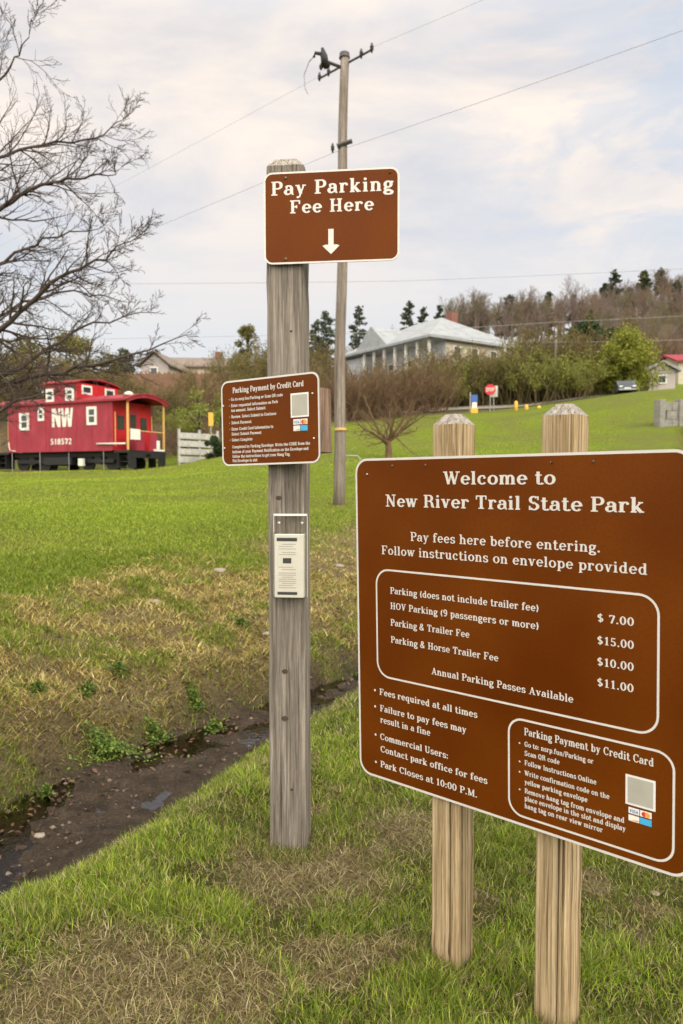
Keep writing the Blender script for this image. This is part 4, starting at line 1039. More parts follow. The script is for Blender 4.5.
# stop sign with post
pm = at(490, 414, 50); g0 = gz(pm.x, pm.y)
t = empty('stop_sign', (pm.x, pm.y, g0), R(-18)); tag(t, 'small red octagonal road sign seen far off above the lawn', 'sign')
zc = at(489, 389.5, 50).z - g0
MB().tube([(0, .03, -.2), (0, .03, zc + .3)], .03, 6).build('pole', M['steel'], t)
oc = [(.38 * math.cos(R(22.5 + 45 * i)), zc + .38 * math.sin(R(22.5 + 45 * i))) for i in range(8)]
MB().prism(oc, -.012, 0).build('panel', M['stop_red'], t)
w = Writer(-.016); w.text('STOP', -.27, .27, zc - .12, .24, .24, .18, .1); w.build('lettering', M['white'], t)
pm = at(493.5, 414, 50.3); g0 = gz(pm.x, pm.y)
t = empty('road_sign', (pm.x, pm.y, g0), R(-30)); tag(t, 'white and grey road sign just right of the red octagon', 'sign')
z1 = at(494, 386, 50.3).z - g0; z0 = at(494, 397, 50.3).z - g0
MB().tube([(0, .03, -.2), (0, .03, z1)], .03, 6).build('pole', M['steel'], t)
MB().box(-.28, .28, -.01, .0, z0, z1, .004).build('panel', M['cab_white'], t)
pm = at(473.5, 414, 49); g0 = gz(pm.x, pm.y)
t = empty('notice_sign', (pm.x, pm.y, g0), R(-10)); tag(t, 'narrow blue and white notice on a pole with yellow base', 'sign')
zz_ = lambda y: at(474, y, 49).z - g0
MB().tube([(-.22, .03, -.2), (-.22, .03, zz_(392))], .04, 6).build('pole', M['steel'], t)
MB().box(-.16, .26, -.02, .0, zz_(402), zz_(395), .004).build('panel', M['sign_blue'], t)
MB().box(-.10, .22, -.02, .0, zz_(408), zz_(402.3), .004).build('panel', M['cab_white'], t)
MB().box(-.18, .28, -.15, .15, -.2, zz_(408.3), .03).build('base', M['yellow'], t)
for (px, top, lab) in ((516, 401, 'left yellow bollard, nearest the red octagonal sign'), (526.5, 404.5, 'middle yellow bollard above the lawn'), (539, 405.5, 'right yellow bollard, shortest looking of the three')):
    Y = 49.5; pm = at(px, 412, Y); g0 = gz(pm.x, pm.y); zt = at(px, top, Y).z - g0
    t = empty('bollard', (pm.x, pm.y, g0)); tag(t, lab, 'bollard', 'yellow bollards by the road')
    MB().tube([(0, 0, -.2), (0, 0, zt - .08), (0, 0, zt)], [.12, .12, .06], 12).build('shaft', M['yellow'], t, True)
# grey block wall at right
t0 = at(658, 431, 36); zg = gz(t0.x, t0.y)
t = empty('retaining_wall', (t0.x, t0.y, zg - .1), R(12)); tag(t, 'low grey block wall with a raised pier at right edge of lawn', 'wall')
b = MB(); zt = at(660, 402, 36).z - zg + .1
for r_ in range(3):
    for i in range(12):
        x = i * .62 + (.31 if r_ % 2 else 0); b.box(x, x + .605, -.22 + .01 * ((i + r_) % 2), .12, r_ * zt / 3, (r_ + 1) * zt / 3 - .012, .02)
b.build('block_course', M['wall_block'], t)
MB().box(.62 * 1.55, .62 * 1.55 + .42, -.30, .2, 0, zt + .12, .02).build('pier', M['wall_block'], t)
MB().box(-.12, .2, -.30, .2, 0, zt + .1, .02).build('pier', M['wall_block'], t)
# pipe rail behind the pole
pa = at(344, 466, 24.5); zg = gz(pa.x, pa.y)
t = empty('pipe_rail', (pa.x, pa.y, zg)); tag(t, 'thin pale pipe rail low in the grass right of the utility pole', 'rail')
MB().tube([(-.3, 0, .0), (-.3, 0, .52), (.45, 0, .52), (.52, 0, .45), (.52, 0, 0)], .018, 6).build('rail', M['steel'], t, True)
# road strip behind the bollards
def strip_road():
    P = []
    for i in range(30):
        px = 400 + i * 14; Y = 51.5 + .25 * i
        for dY in (-1.2, 2.8):
            q_ = at(px, 410, Y + dY); P.append((q_.x, q_.y, gz(q_.x, q_.y) + .06))
    F = [(2 * i, 2 * i + 2, 2 * i + 3, 2 * i + 1) for i in range(29)]
    tag(MB().add(P, F).build('road', M['road']), kind='structure')
strip_road()

# ------------------------------------------------------------------ houses
def gable_house(name, loc, rz, w_, d_, h_, rise, wall, roof, label, wins=(), over=.35, chimney=None, porch=False, ridge_x=True):
    t = empty(name, loc, rz); tag(t, label, 'house')
    wl = MB().box(0, w_, 0, d_, -3, h_).build('wall', wall, t)
    b = MB()
    if ridge_x:     # ridge parallel to x
        pr = [(-over, h_ - .1), (d_ / 2, h_ + rise), (d_ + over, h_ - .1)]
        for s0, s1 in ((0, 1), (1, 2)):
            (ya, za), (yb, zb2) = pr[s0], pr[s1]
            b.add([(-over, ya, za), (w_ + over, ya, za), (w_ + over, yb, zb2), (-over, yb, zb2), (-over, ya, za + .15), (w_ + over, ya, za + .15), (w_ + over, yb, zb2 + .15), (-over, yb, zb2 + .15)],
                  [(0, 3, 2, 1), (4, 5, 6, 7), (0, 1, 5, 4), (2, 3, 7, 6), (1, 2, 6, 5), (0, 4, 7, 3)])
        g_ = MB()
        for x in (.0, w_ - .05): g_.add([(x, 0, h_), (x, d_, h_), (x, d_ / 2, h_ + rise - .12), (x + .05, 0, h_), (x + .05, d_, h_), (x + .05, d_ / 2, h_ + rise - .12)], [(0, 1, 2), (3, 5, 4), (0, 2, 5, 3), (1, 4, 5, 2)])
    else:
        pr = [(-over, h_ - .1), (w_ / 2, h_ + rise), (w_ + over, h_ - .1)]
        for s0, s1 in ((0, 1), (1, 2)):
            (xa, za), (xb, zb2) = pr[s0], pr[s1]
            b.add([(xa, -over, za), (xa, d_ + over, za), (xb, d_ + over, zb2), (xb, -over, zb2), (xa, -over, za + .15), (xa, d_ + over, za + .15), (xb, d_ + over, zb2 + .15), (xb, -over, zb2 + .15)],
                  [(0, 1, 2, 3), (4, 7, 6, 5), (0, 4, 5, 1), (2, 6, 7, 3), (1, 5, 6, 2), (0, 3, 7, 4)])
        g_ = MB()
        for y in (.0, d_ - .05): g_.add([(0, y, h_), (w_, y, h_), (w_ / 2, y, h_ + rise - .12), (0, y + .05, h_), (w_, y + .05, h_), (w_ / 2, y + .05, h_ + rise - .12)], [(0, 1, 2), (3, 5, 4), (0, 2, 5, 3), (1, 4, 5, 2)])
    g_.build('gable', wall, wl); rf = b.build('roof', roof, t)
    if chimney: cx, cy, cs, ct = chimney; MB().box(cx, cx + cs, cy, cy + cs, h_, ct).build('chimney', M['brick'], rf)
    for (x0, x1, z0, z1) in wins:
        f = MB().box(x0, x1, -.06, -.002, z0, z1).build('window', M['cab_white'], wl)
        MB().box(x0 + .1, x1 - .1, -.075, -.061, z0 + .1, z1 - .1).build('pane', M['cab_glass'], f)
    return t
def place(px, Y, dz=0):
    q_ = at(px, 400, Y); return (q_.x, q_.y, dz)
hz = at(170, 379, 76)
gable_house('house', (at(168, 380, 76).x, 76, hz.z), R(6), 7.4, 7, at(170, 366, 76).z - hz.z, 1.3, M['h_beige'], M['h_roof2'], 'beige house with long brown roof behind the brown fence, left of the post',
            [(1, 2, .3, 1.1), (4.6, 5.8, .3, 1.1)], chimney=(4.6, 2.6, .7, 3.3))
hz = at(140, 378, 70)
gable_house('house', (at(141, 380, 70).x, 70, hz.z), R(-8), 2.7, 6, at(140, 366, 70).z - hz.z, 1.25, M['h_grey'], M['h_roof2'], 'small pale grey gabled house left of the long roofed beige house',
            [(.9, 1.7, .2, 1.0)], ridge_x=False)
hz = at(648, 391, 58)
gable_house('house', (at(648.5, 391, 58).x, 58, hz.z), R(-5), 2.0, 5, at(648, 371, 58).z - hz.z, .65, M['h_grey'], M['h_roof'], 'small grey gabled cottage with one window above the lawn',
            [(.65, 1.35, .55, 1.25)], ridge_x=False)
hz = at(672, 385, 66)
gable_house('house', (at(678, 391, 66).x, 66, hz.z), R(-5), 7, 6, at(672, 361, 66).z - hz.z, .9, M['h_cream'], M['cab_roof'], 'cream house with a red roof at the right edge of the photo',
            [(.8, 1.8, .8, 1.9), (3.2, 4.4, .8, 1.9)])
hz = at(325, 385, 85)
gable_house('house', (at(312, 391, 85).x, 85, hz.z), R(20), 4.2, 7, at(325, 374, 85).z - hz.z, 1.3, M['h_beige'], M['h_roof2'], 'small tan roofed shed between the tall post and utility pole', [(1.2, 2.2, .2, .9)])

def big_house():
    N0 = Vector((7.9, 66.0)); a = Vector((9, 6.1)); a.normalize(); b_ = Vector((-7.5, 11)).normalized()
    LB, LA = 13.6, 11.2; zb0 = CAMZ + 7.5; ze = CAMZ + 12.75; zr = CAMZ + 15.9
    t = empty('porch_house', (N0.x, N0.y, zb0), math.atan2(a.y, a.x)); tag(t, 'large pale house with white porch columns on the hillside', 'house')
    h = ze - zb0; fl = CAMZ + 9.4 - zb0
    wl = MB().box(0, LA, 1.9 * 0 + 0, LB, -4, h).build('wall', M['h_cream'], t) if False else None
    b = MB(); b.box(1.7, LA, 0, LB * .74, -4, h); b.box(.3, LA, LB * .741, LB, -4, h * .93); wl = b.build('wall', M['h_wall'], t)
    MB().box(1.75, LA - .01, -.05, -.002, -4, h - .3).build('siding', M['h_cream'], wl)
    # hip roof
    o_ = .6; rx = LA / 2; y0, y1 = LB * .36, LB * .66
    vs = [(-o_, -o_, h), (LA + o_, -o_, h), (LA + o_, LB + o_, h), (-o_, LB + o_, h), (rx, y0, zr - zb0), (rx, y1, zr - zb0)]
    vs += [(x, y, z - .22) for x, y, z in vs[:4]]
    fs = [(0, 1, 4), (1, 2, 5, 4), (2, 3, 5), (3, 0, 4, 5), (0, 6, 7, 1), (1, 7, 8, 2), (2, 8, 9, 3), (3, 9, 6, 0), (9, 8, 7, 6)]
    rf = MB().add(vs, fs).build('roof', M['h_roof'], t)
    # cross gable facing the porch side
    gy = LB * .62
    gp = MB(); gp.add([(-.4, gy - 2.6, h + .02), (-.4, gy + 2.6, h + .02), (-.4, gy, h + 2.2), (rx, gy, h + 2.2), (rx, gy - 2.6, h + .05), (rx, gy + 2.6, h + .05)], [(0, 2, 1), (0, 4, 3, 2), (1, 2, 3, 5)])
    gp.build('dormer', M['h_roof'], rf)
    MB().box(rx + .8, rx + 1.6, y0 - .6, y0 + .2, zr - zb0 - 1.2, zr - zb0 + .55).build('chimney', M['brick'], rf)
    MB().box(-.2, 1.69, -.1, LB * .74, fl - .25, fl).build('porch_floor', M['cab_white'], t)
    for i in range(7):
        y = .1 + i * (LB * .72) / 6; MB().box(-.12, .08, y, y + .2, -1.5, h - .2).build('column', M['cab_white'], t)
    rl = MB(); rl.box(-.05, .02, .1, LB * .72, fl + .85, fl + .93); rl.box(-.05, .02, .1, LB * .72, fl + .2, fl + .26)
    rl.build('railing', M['cab_white'], t)
    for x in (2.6, 4.8, 7.2, 9.3):
        f = MB().box(x, x + .9, -.12, -.052, h - 2.0, h - .6).build('window', M['cab_white'], wl); MB().box(x + .1, x + .8, -.135, -.121, h - 1.9, h - .7).build('pane', M['cab_glass'], f)
    for y in (1.2, 4.2, 7.2):
        f = MB().box(1.62, 1.698, y, y + 1, fl + .5, fl + 2.0).build('window', M['cab_white'], wl); MB().box(1.60, 1.619, y + .1, y + .9, fl + .6, fl + 1.9).build('pane', M['cab_glass'], f)
    # small balcony on the right side
    MB().box(7.6, LA + .3, -1.6, -.06, h - 3.1, h - 2.9).build('balcony', M['cab_white'], t)
    br = MB(); br.box(7.6, LA + .3, -1.6, -1.54, h - 2.15, h - 2.05)
    for i in range(12): br.box(7.65 + i * .33, 7.70 + i * .33, -1.59, -1.55, h - 2.9, h - 2.15)
    br.build('railing', M['cab_white'], t)
    for x in (7.7, LA + .1): MB().box(x, x + .14, -1.58, -1.44, -2, h - .1).build('column', M['cab_white'], t)
big_house()
# brown fence on the embankment
pa = at(60, 385, 60); pb_ = at(236, 383, 60); za = gz(pa.x, pa.y)
t = empty('board_fence', (pa.x, 60, at(100, 386, 60).z)); tag(t, 'rusty brown fence along the top of the embankment behind the caboose', 'fence')
b = MB(); n = 95; LW = pb_.x - pa.x
for i in range(n): b.box(i * LW / n, (i + .92) * LW / n, -.02, .02, -1.2, .95 + .05 * ((i * 13) % 5), 0)
b.build('picket_row', M['rust_board'], t)
MB().box(0, LW, .022, .08, .5, .6).build('rail', M['rust_board'], t); MB().box(0, LW, .022, .08, -.3, -.2).build('rail', M['rust_board'], t)
# parked car half hidden by the crest
pc_ = at(637, 391, 51.5); zg = gz(pc_.x - .8, 52.5)
t = empty('parked_car', (pc_.x, 51.5, zg), R(76)); t.scale = (.72, .72, .72); tag(t, 'small dark car parked end-on beneath the bright green tree', 'car')
MB().prism([(0, .25), (0, .62), (.15, .75), (.9, .85), (1.35, 1.3), (2.6, 1.32), (3.1, .9), (3.9, .82), (4.1, .6), (4.1, .25)], 0, 1.7).build('body', M['car'], t)
MB().prism([(1.0, .88), (1.4, 1.24), (2.55, 1.26), (2.95, .9)], -.005, 1.705).build('window', M['cab_glass'], t)
MB().add([(.915, .16, .885), (.915, 1.54, .885), (1.325, 1.40, 1.295), (1.325, .30, 1.295)], [(0, 1, 2, 3)]).build('windscreen', M['cab_glass'], t)
for y in (.1, 1.3): MB().box(-.02, .0, y, y + .3, .55, .68, .01).build('headlight', M['sticker'], t)
MB().box(-.025, -.001, .55, 1.15, .38, .5, .01).build('number_plate', M['cab_white'], t)
MB().box(-.05, -.026, .05, 1.65, .26, .36, .01).build('bumper', M['steel'], t)
for x in (.75, 3.3):
    for y in (-.02, 1.55):
        wh = MB().tube([(x, y, .32), (x, y + .17, .32)], .32, 16).build('wheel', M['rubber'], t); MB().tube([(x, y - .01, .32), (x, y + .18, .32)], .18, 10).build('rim', M['steel'], wh)

# ------------------------------------------------------------------ trees
def grow(mb, p, d, L, r, depth, rnd, o):
    """one branch with side branches; o: dict of habits"""
    n = o['seg'][depth]; pts = [p.copy()]; rads = [r]; q_ = p.copy(); dd = d.copy(); kids = []
    for i in range(n):
        dd = (dd + Vector((rnd.gauss(0, 1), rnd.gauss(0, 1), rnd.gauss(0, 1))) * o['wob'] + Vector((0, 0, o['up'][depth]))).normalized()
        q_ = q_ + dd * (L / n); f = (i + 1) / n
        pts.append(q_.copy()); rads.append(max(r * (1 - f * o['taper']), o['rmin']))
        if depth < o['depth']:
            c = o['kids'][depth] / n
            m = int(c) + (rnd.random() < c - int(c))
            if f > o['start'][depth]:
                for _ in range(m): kids.append((q_.copy(), dd.copy(), f, rads[-1]))
    mb.tube(pts, rads, o['sides'][depth], False)
    o['tips'].append(q_.copy())
    for (kp, kd, f, kr) in kids:
        ax = kd.cross(Vector((rnd.gauss(0, 1), rnd.gauss(0, 1), rnd.gauss(0, 1)))).normalized()
        an = R(o['ang'] + rnd.gauss(0, o['angv'])); nd = (kd * math.cos(an) + ax * math.sin(an)).normalized()
        if o.get('bias') is not None: nd = (nd + o['bias'] * o['biasw']).normalized()
        grow(mb, kp, nd, L * o['len'] * (1.15 - .6 * f) * (.75 + .5 * rnd.random()), max(kr * o['rk'], o['rmin']), depth + 1, rnd, o)
    return pts

def spline(P, n=14):
    P = [Vector(p) for p in P]; out = []
    for i in range(len(P) - 1):
        a = P[max(i - 1, 0)]; b = P[i]; c = P[i + 1]; d = P[min(i + 2, len(P) - 1)]
        for k in range(n):
            t_ = k / n; out.append(.5 * ((2 * b) + (c - a) * t_ + (2 * a - 5 * b + 4 * c - d) * t_ ** 2 + (3 * b - a - 3 * c + d) * t_ ** 3))
    out.append(P[-1]); return out

def big_bare_tree():
    rnd = random.Random(21); Y0 = 10.5
    b = at(-120, 600, Y0); g0 = gz(b.x, Y0)
    t = empty('bare_tree', (b.x, Y0, g0)); tag(t, 'large leafless tree whose limbs reach in from the left edge', 'tree')
    base = Vector((b.x, Y0, g0)); mb = MB(); crown = MB()
    tk = spline([Vector((0, 0, -.2)), Vector((.08, 0, 1.0)), Vector((.0, .1, 2.2)), Vector((-.1, .1, 3.6)), Vector((0, 0, 5.2)), Vector((.1, 0, 7.5))], 6)
    mb.tube(tk, [.27 - .22 * i / (len(tk) - 1) for i in range(len(tk))], 12); mb.build('trunk', M['bark'], t, True)
    o = dict(seg=[9, 8, 6, 4], wob=.13, up=[.02, .03, .045, .06], taper=.8, rmin=.0027, depth=3, kids=[9, 7.0, 4.6], start=[.10, .1, .15], sides=[8, 5, 4, 3], ang=36, angv=12, len=.42, rk=.6, tips=[])
    # limbs given by points seen in the photo, at their own distances
    limbs = [([(-90, 420, 10.5), (-20, 392, 10.2), (60, 372, 10.0), (120, 358, 9.9), (185, 334, 9.8)], .055, 1.0),
             ([(-100, 440, 10.5), (-30, 400, 10.9), (30, 362, 11.2), (80, 330, 11.4), (150, 312, 11.6)], .06, 1.0),
             ([(-110, 420, 10.4), (-50, 360, 9.9), (0, 330, 9.5), (50, 285, 9.3), (95, 262, 9.2), (130, 240, 9.1)], .06, 1.0),
             ([(-115, 400, 10.5), (-60, 310, 11), (-5, 268, 11.3), (45, 240, 11.5), (105, 228, 11.8)], .055, 1.0),
             ([(-118, 380, 10.5), (-70, 270, 10.2), (-10, 215, 10.0), (40, 185, 9.9), (85, 178, 9.8), (118, 172, 9.8)], .055, 1.0),
             ([(-120, 350, 10.5), (-80, 220, 10.9), (-30, 170, 11.2), (30, 148, 11.4), (95, 138, 11.6), (125, 118, 11.7)], .05, 1.0),
             ([(-120, 330, 10.5), (-90, 190, 10.0), (-40, 110, 9.8), (0, 80, 9.7), (22, 48, 9.7), (32, 20, 9.7)], .035, .55),
             ([(-100, 450, 10.5), (-40, 430, 9.8), (10, 405, 9.4), (60, 392, 9.2)], .04, .7),
             ([(-110, 400, 10.5), (-60, 345, 10.8), (-10, 322, 10.7), (35, 300, 10.6), (80, 292, 10.6), (120, 300, 10.6)], .045, .9),
             ([(-130, 400, 10.5), (-200, 330, 10.3), (-300, 250, 10.2), (-380, 200, 10)], .06, 1.0),
             ([(-130, 420, 10.5), (-200, 380, 11.3), (-290, 330, 12), (-360, 300, 12.4)], .06, 1.0),
             ([(-125, 300, 10.5), (-150, 180, 10.8), (-180, 60, 11), (-190, -60, 11.2)], .06, 1.0),
             ([(-125, 380, 10.5), (-110, 250, 12), (-90, 180, 13.2), (-60, 120, 14)], .055, 1.0)]
    for pts, r0, dens in limbs:
        P = spline([at(*q_) - base for q_ in pts], 5); P = [p_ + Vector((rnd.gauss(0, .018), rnd.gauss(0, .03), rnd.gauss(0, .018))) for p_ in P]
        N = len(P); rads = [max(r0 * .85 * (1 - .93 * i / (N - 1)) ** .9, .006) for i in range(N)]
        crown.tube(P, rads, 8, False)
        L = sum((P[i + 1] - P[i]).length for i in range(N - 1))
        for i in range(2, N):
            d0 = (P[min(i + 1, N - 1)] - P[i - 1]).normalized()
            for _ in range(2 if rnd.random() < .45 * dens else 1):
                if rnd.random() > dens: continue
                ax = d0.cross(Vector((rnd.gauss(0, .5), rnd.gauss(0, 1), rnd.gauss(0, .5)))).normalized()
                an = R(rnd.uniform(22, 55)); nd = (d0 * math.cos(an) + ax * math.sin(an)).normalized()
                grow(crown, P[i], nd, L * .20 * (1.25 - .85 * i / N) * rnd.uniform(.6, 1.2), rads[i] * .55, 1, rnd, o)
        grow(crown, P[-1], (P[-1] - P[-2]).normalized(), .22, rads[-1], 2, rnd, o)
    crown.build('crown', M['bark'], t, True)
big_bare_tree()

def vase_tree(px, pyb, Y, H, W, label):
    rnd = random.Random(5); b = at(px, pyb, Y); g0 = gz(b.x, Y)
    t = empty('bare_tree', (b.x, Y, g0)); tag(t, label, 'tree')
    MB().tube([(0, 0, -.2), (.03, 0, .3), (.0, 0, .75)], [.17, .13, .11], 8, False).build('trunk', M['bark_brown'], t, True)
    crown = MB(); o = dict(seg=[6, 5, 4, 3], wob=.12, up=[.05, .05, .05, .05], taper=.75, rmin=.006, depth=3, kids=[6, 4, 3], start=[.15, .1, .1], sides=[6, 4, 3, 3], ang=38, angv=12, len=.50, rk=.5, tips=[])
    for i in range(9):
        a = i * 2.4; el = rnd.uniform(.45, 1.2)
        d = Vector((math.cos(a) * 1.1, math.sin(a), el)).normalized()
        grow(crown, Vector((0, 0, rnd.uniform(.45, .75))), d, H * rnd.uniform(.5, .68), .07, 0, rnd, o)
    crown.build('crown', M['bark_brown'], t)
vase_tree(388, 449, 30, 3.2, 3.4, 'small spreading leafless fruit tree on the lawn above the big sign')

# shrubs and far trees: a few crowns, many copies
def copy_tree(o, parent=None):
    c = o.copy(); col.objects.link(c); c.parent = parent
    for ch in o.children: copy_tree(ch, c)
    return c

def make_shrub(seed, H, W, bark, leaf=None, nleaf=0, stems=26, name='bare_shrub', depth=2):
    rnd = random.Random(seed); t = empty(name); mb = MB()
    o = dict(seg=[5, 4, 3], wob=.13, up=[.09, .06, .05], taper=.7, rmin=.012, depth=depth, kids=[7, 5, 3], start=[.2, .1, .1], sides=[4, 3, 3], ang=32, angv=12, len=.45, rk=.6, tips=[])
    for i in range(stems):
        a = rnd.random() * 6.28; rr = W * .35 * math.sqrt(rnd.random())
        d = Vector((math.cos(a) * .45, math.sin(a) * .45, 1)).normalized()
        grow(mb, Vector((rr * math.cos(a), rr * math.sin(a), -.3)), d, H * rnd.uniform(.6, .95), .05, 0, rnd, o)
    mb.build('branches', bark, t)
    if nleaf:
        T = np.array([tuple(q_) for q_ in o['tips']]); k = nleaf
        P = T[RNG.integers(0, len(T), k)] + RNG.normal(0, .16, (k, 3))
        leaf_mesh('foliage', P, .045, .09, leaf, t)
    return t
def leaf_mesh(name, P, s0, s1, pal, parent):
    k = len(P); u = RNG.normal(0, 1, (k, 3)); u /= np.linalg.norm(u, axis=1)[:, None]; v = np.cross(u, RNG.normal(0, 1, (k, 3))); v /= np.linalg.norm(v, axis=1)[:, None]
    s = (s0 + (s1 - s0) * RNG.random(k))[:, None]; u *= s; v *= s * .6
    V = np.stack([P - u, P - v, P + u, P + v], 1).reshape(-1, 3)
    return np_mesh(name, V, np.arange(4 * k).reshape(-1, 4), M['leaf'], np.repeat(pick(np.array(pal), k, .25), 4, 0), parent)
PAL_OL = [[.17, .17, .045], [.22, .20, .06], [.12, .13, .035], [.20, .15, .07]]
PAL_GR = [[.19, .25, .03], [.25, .30, .045], [.13, .19, .025], [.30, .33, .07]]
PAL_EV = [[.030, .055, .022], [.045, .075, .028], [.020, .040, .018], [.06, .085, .03]]
PAL_PN = [[.065, .085, .055], [.085, .11, .065], [.045, .065, .042], [.11, .125, .075]]

shrubs = {'brown': [make_shrub(31, 4.2, 3.2, M['bark_brown']), make_shrub(32, 4.6, 3.4, M['bark_brown'])],
          'olive': [make_shrub(33, 4.6, 3.4, M['bark_olive'], PAL_OL, 1700), make_shrub(34, 5.2, 3.2, M['bark_olive'], PAL_OL, 2200)]}
shrubs['green'] = [make_shrub(35, 4.0, 3.4, M['bark_olive'], [[.24, .27, .05], [.19, .23, .04], [.28, .28, .08]], 5200, 20)]
LAB = {'green': ('yellow-green leafing shrub in the thicket beyond the lawn', 'yellow-green leafing shrubs of the thicket'), 'brown': ('leafless brown shrub in the thicket beyond the lawn', 'brown leafless shrubs of the thicket below the houses'),
       'olive': ('olive budding shrub in the thicket beyond the lawn', 'olive budding shrubs of the thicket below the houses')}
used = {}
def put(kind, px, Y, sc_=1.0, ri=None):
    pl = shrubs[kind]; i = random.randrange(len(pl)) if ri is None else ri; src = pl[i]
    if not used.get((kind, i)): o = src; used[(kind, i)] = 1
    else: o = copy_tree(src)
    q_ = at(px, 400, Y); o.location = (q_.x, Y, gz(q_.x, Y)); o.rotation_euler = (0, 0, random.random() * 6.28)
    z = sc_ * random.uniform(.88, 1.12); o.scale = (z * random.uniform(.9, 1.15), z, z); tag(o, LAB[kind][0], 'shrub', LAB[kind][1])
for px in range(318, 446, 12): put('brown', px + random.uniform(-4, 4), random.uniform(48, 53), .72)
for px in range(330, 440, 22): put('olive', px, random.uniform(54, 58), .62)
for px in range(430, 545, 11): put('olive' if random.random() < .72 else 'brown', px + random.uniform(-4, 4), random.uniform(55, 60), .78 if px < 520 else .95)
for px in range(545, 612, 11): put('olive' if random.random() < .65 else 'brown', px + random.uniform(-4, 4), random.uniform(55, 62), 1.05)
for px in range(400, 600, 20): put('brown', px, random.uniform(61, 63) if px < 520 else random.uniform(66, 72), .45 if px < 520 else .9)
for px, Y, z_ in ((447, 54.5, .75), (462, 57, .9), (536, 55, .9), (523, 57, 1.0), (572, 54.5, .8), (584, 57, .95), (363, 54, .6), (412, 55, .6), (236, 50, .6), (180, 49, .4)): put('green', px, Y, z_)
for px in range(95, 330, 15): put(random.choice(['olive', 'brown']), px + random.uniform(-5, 5), random.uniform(51, 55), .52)
for px in range(-60, 110, 20): put(random.choice(['olive', 'brown']), px, random.uniform(50, 58), .8)
for px in range(150, 330, 14): put(random.choice(['olive', 'olive', 'brown']), px + random.uniform(-4, 4), random.uniform(44.5, 49), .34)
for px in range(228, 330, 17): put('olive', px, random.uniform(56, 62), .85)
for px in range(590, 720, 22): put('brown', px, random.uniform(80, 95), .9)
for px in range(300, 420, 18): put(random.choice(['olive', 'brown']), px, random.uniform(80, 88), .95)

for px in range(436, 530, 13): put(random.choice(['olive', 'brown']), px + random.uniform(-4, 4), random.uniform(61, 63.5), .84)
for px in (352, 372, 398): put('brown', px, 60, .8)
def leafy_tree(name, px, pyb, Y, H, W, pal, nleaf, label, clumps=26, bark='bark', leafs=(.06, .13), shape=1.0, trunk_h=.3):
    rnd = random.Random(int(px * 7)); q_ = at(px, pyb, Y); g0 = gz(q_.x, Y)
    t = empty(name, (q_.x, Y, g0)); tag(t, label, 'tree' if 'bush' not in name else 'bush')
    tr = MB(); tr.tube([(0, 0, -.3), (.05, 0, H * .3), (0, .05, H * .6), (0, 0, H * .85)], [H * .028, H * .022, H * .013, H * .004], 8, False)
    C = []
    for i in range(clumps):
        a = rnd.random() * 6.28; u = rnd.random(); zc = H * (trunk_h + (1 - trunk_h) * u) * .93
        prof = math.sin(math.pi * min(max((u * .86 + .12), 0), 1)) ** .7
        rr = W / 2 * prof * math.sqrt(rnd.random()) * .85; C.append((rr * math.cos(a), rr * math.sin(a), zc, W * rnd.uniform(.10, .2)))
        tr.tube([(0, 0, max(zc - H * .25, H * .1)), (rr * math.cos(a) * .5, rr * math.sin(a) * .5, zc - H * .08), (rr * math.cos(a), rr * math.sin(a), zc)], [H * .01, H * .006, H * .002], 4, False)
    tr.build('trunk', M[bark], t)
    k = nleaf; ci = RNG.integers(0, len(C), k); CC = np.array(C)[ci]; v = RNG.normal(0, 1, (k, 3)); v /= np.linalg.norm(v, axis=1)[:, None]
    P = CC[:, :3] + v * (CC[:, 3] * (.45 + .65 * RNG.random(k)))[:, None] * [1, 1, .8]
    leaf_mesh('crown', P, leafs[0], leafs[1], pal, t)
    return t
leafy_tree('leafy_tree', 624, 397, 56, 4.7, 5.9, [[.22, .25, .03], [.27, .29, .045], [.16, .19, .025], [.31, .31, .06]], 13000, 'rounded bright green tree in early leaf above the lawn', 60, trunk_h=.02)
leafy_tree('evergreen_tree', 590, 360, 85, 5.5, 6.5, PAL_EV, 5000, 'dark green spreading evergreen just behind the bright green tree', 26, leafs=(.12, .25), trunk_h=.35)
leafy_tree('evergreen_tree', 612, 360, 86, 4.6, 5.0, PAL_EV, 3000, 'second dark evergreen, right of the spreading one on the hill', 18, leafs=(.12, .25), trunk_h=.35)
leafy_tree('round_bush', 214, 463, 38.6, 1.25, 1.5, PAL_EV, 5000, 'round dark green bush at the right end of the plank fence', 16, leafs=(.03, .06), trunk_h=.05)
leafy_tree('leafy_tree', 199, 450, 43.5, 3.9, 3.0, PAL_GR, 2600, 'thin yellow-green sapling leafing out behind the plank fence', 26, leafs=(.03, .07), trunk_h=.15)
leafy_tree('leafy_tree', 222, 450, 42, 2.6, 2.2, PAL_GR, 2000, 'small yellow-green sapling just left of the tall post', 18, leafs=(.03, .07), trunk_h=.1)
leafy_tree('leafy_tree', 248, 400, 63, 6.3, 3.2, PAL_OL, 5200, 'tall olive brown tree behind the angled small sign', 30, leafs=(.06, .12), trunk_h=.1)
leafy_tree('leafy_tree', 266, 400, 60, 4.4, 3.0, PAL_OL, 3000, 'olive tree half hidden behind the tall grey post', 22, leafs=(.06, .12), trunk_h=.1)
leafy_tree('leafy_tree', 110, 420, 50, 1.8, 3.4, PAL_OL, 2500, 'olive scrubby tree behind the caboose roof', 16, leafs=(.05, .1), trunk_h=.1)
leafy_tree('leafy_tree', 118, 380, 82, 4.6, 5.0, PAL_PN, 3200, 'dark grey-green tree beside the small gabled house', 20, leafs=(.1, .2), trunk_h=.1)
leafy_tree('leafy_tree', 151, 380, 84, 5.2, 2.6, PAL_PN, 2600, 'taller grey-green tree rising behind the small gabled house', 20, leafs=(.1, .2), trunk_h=.1)
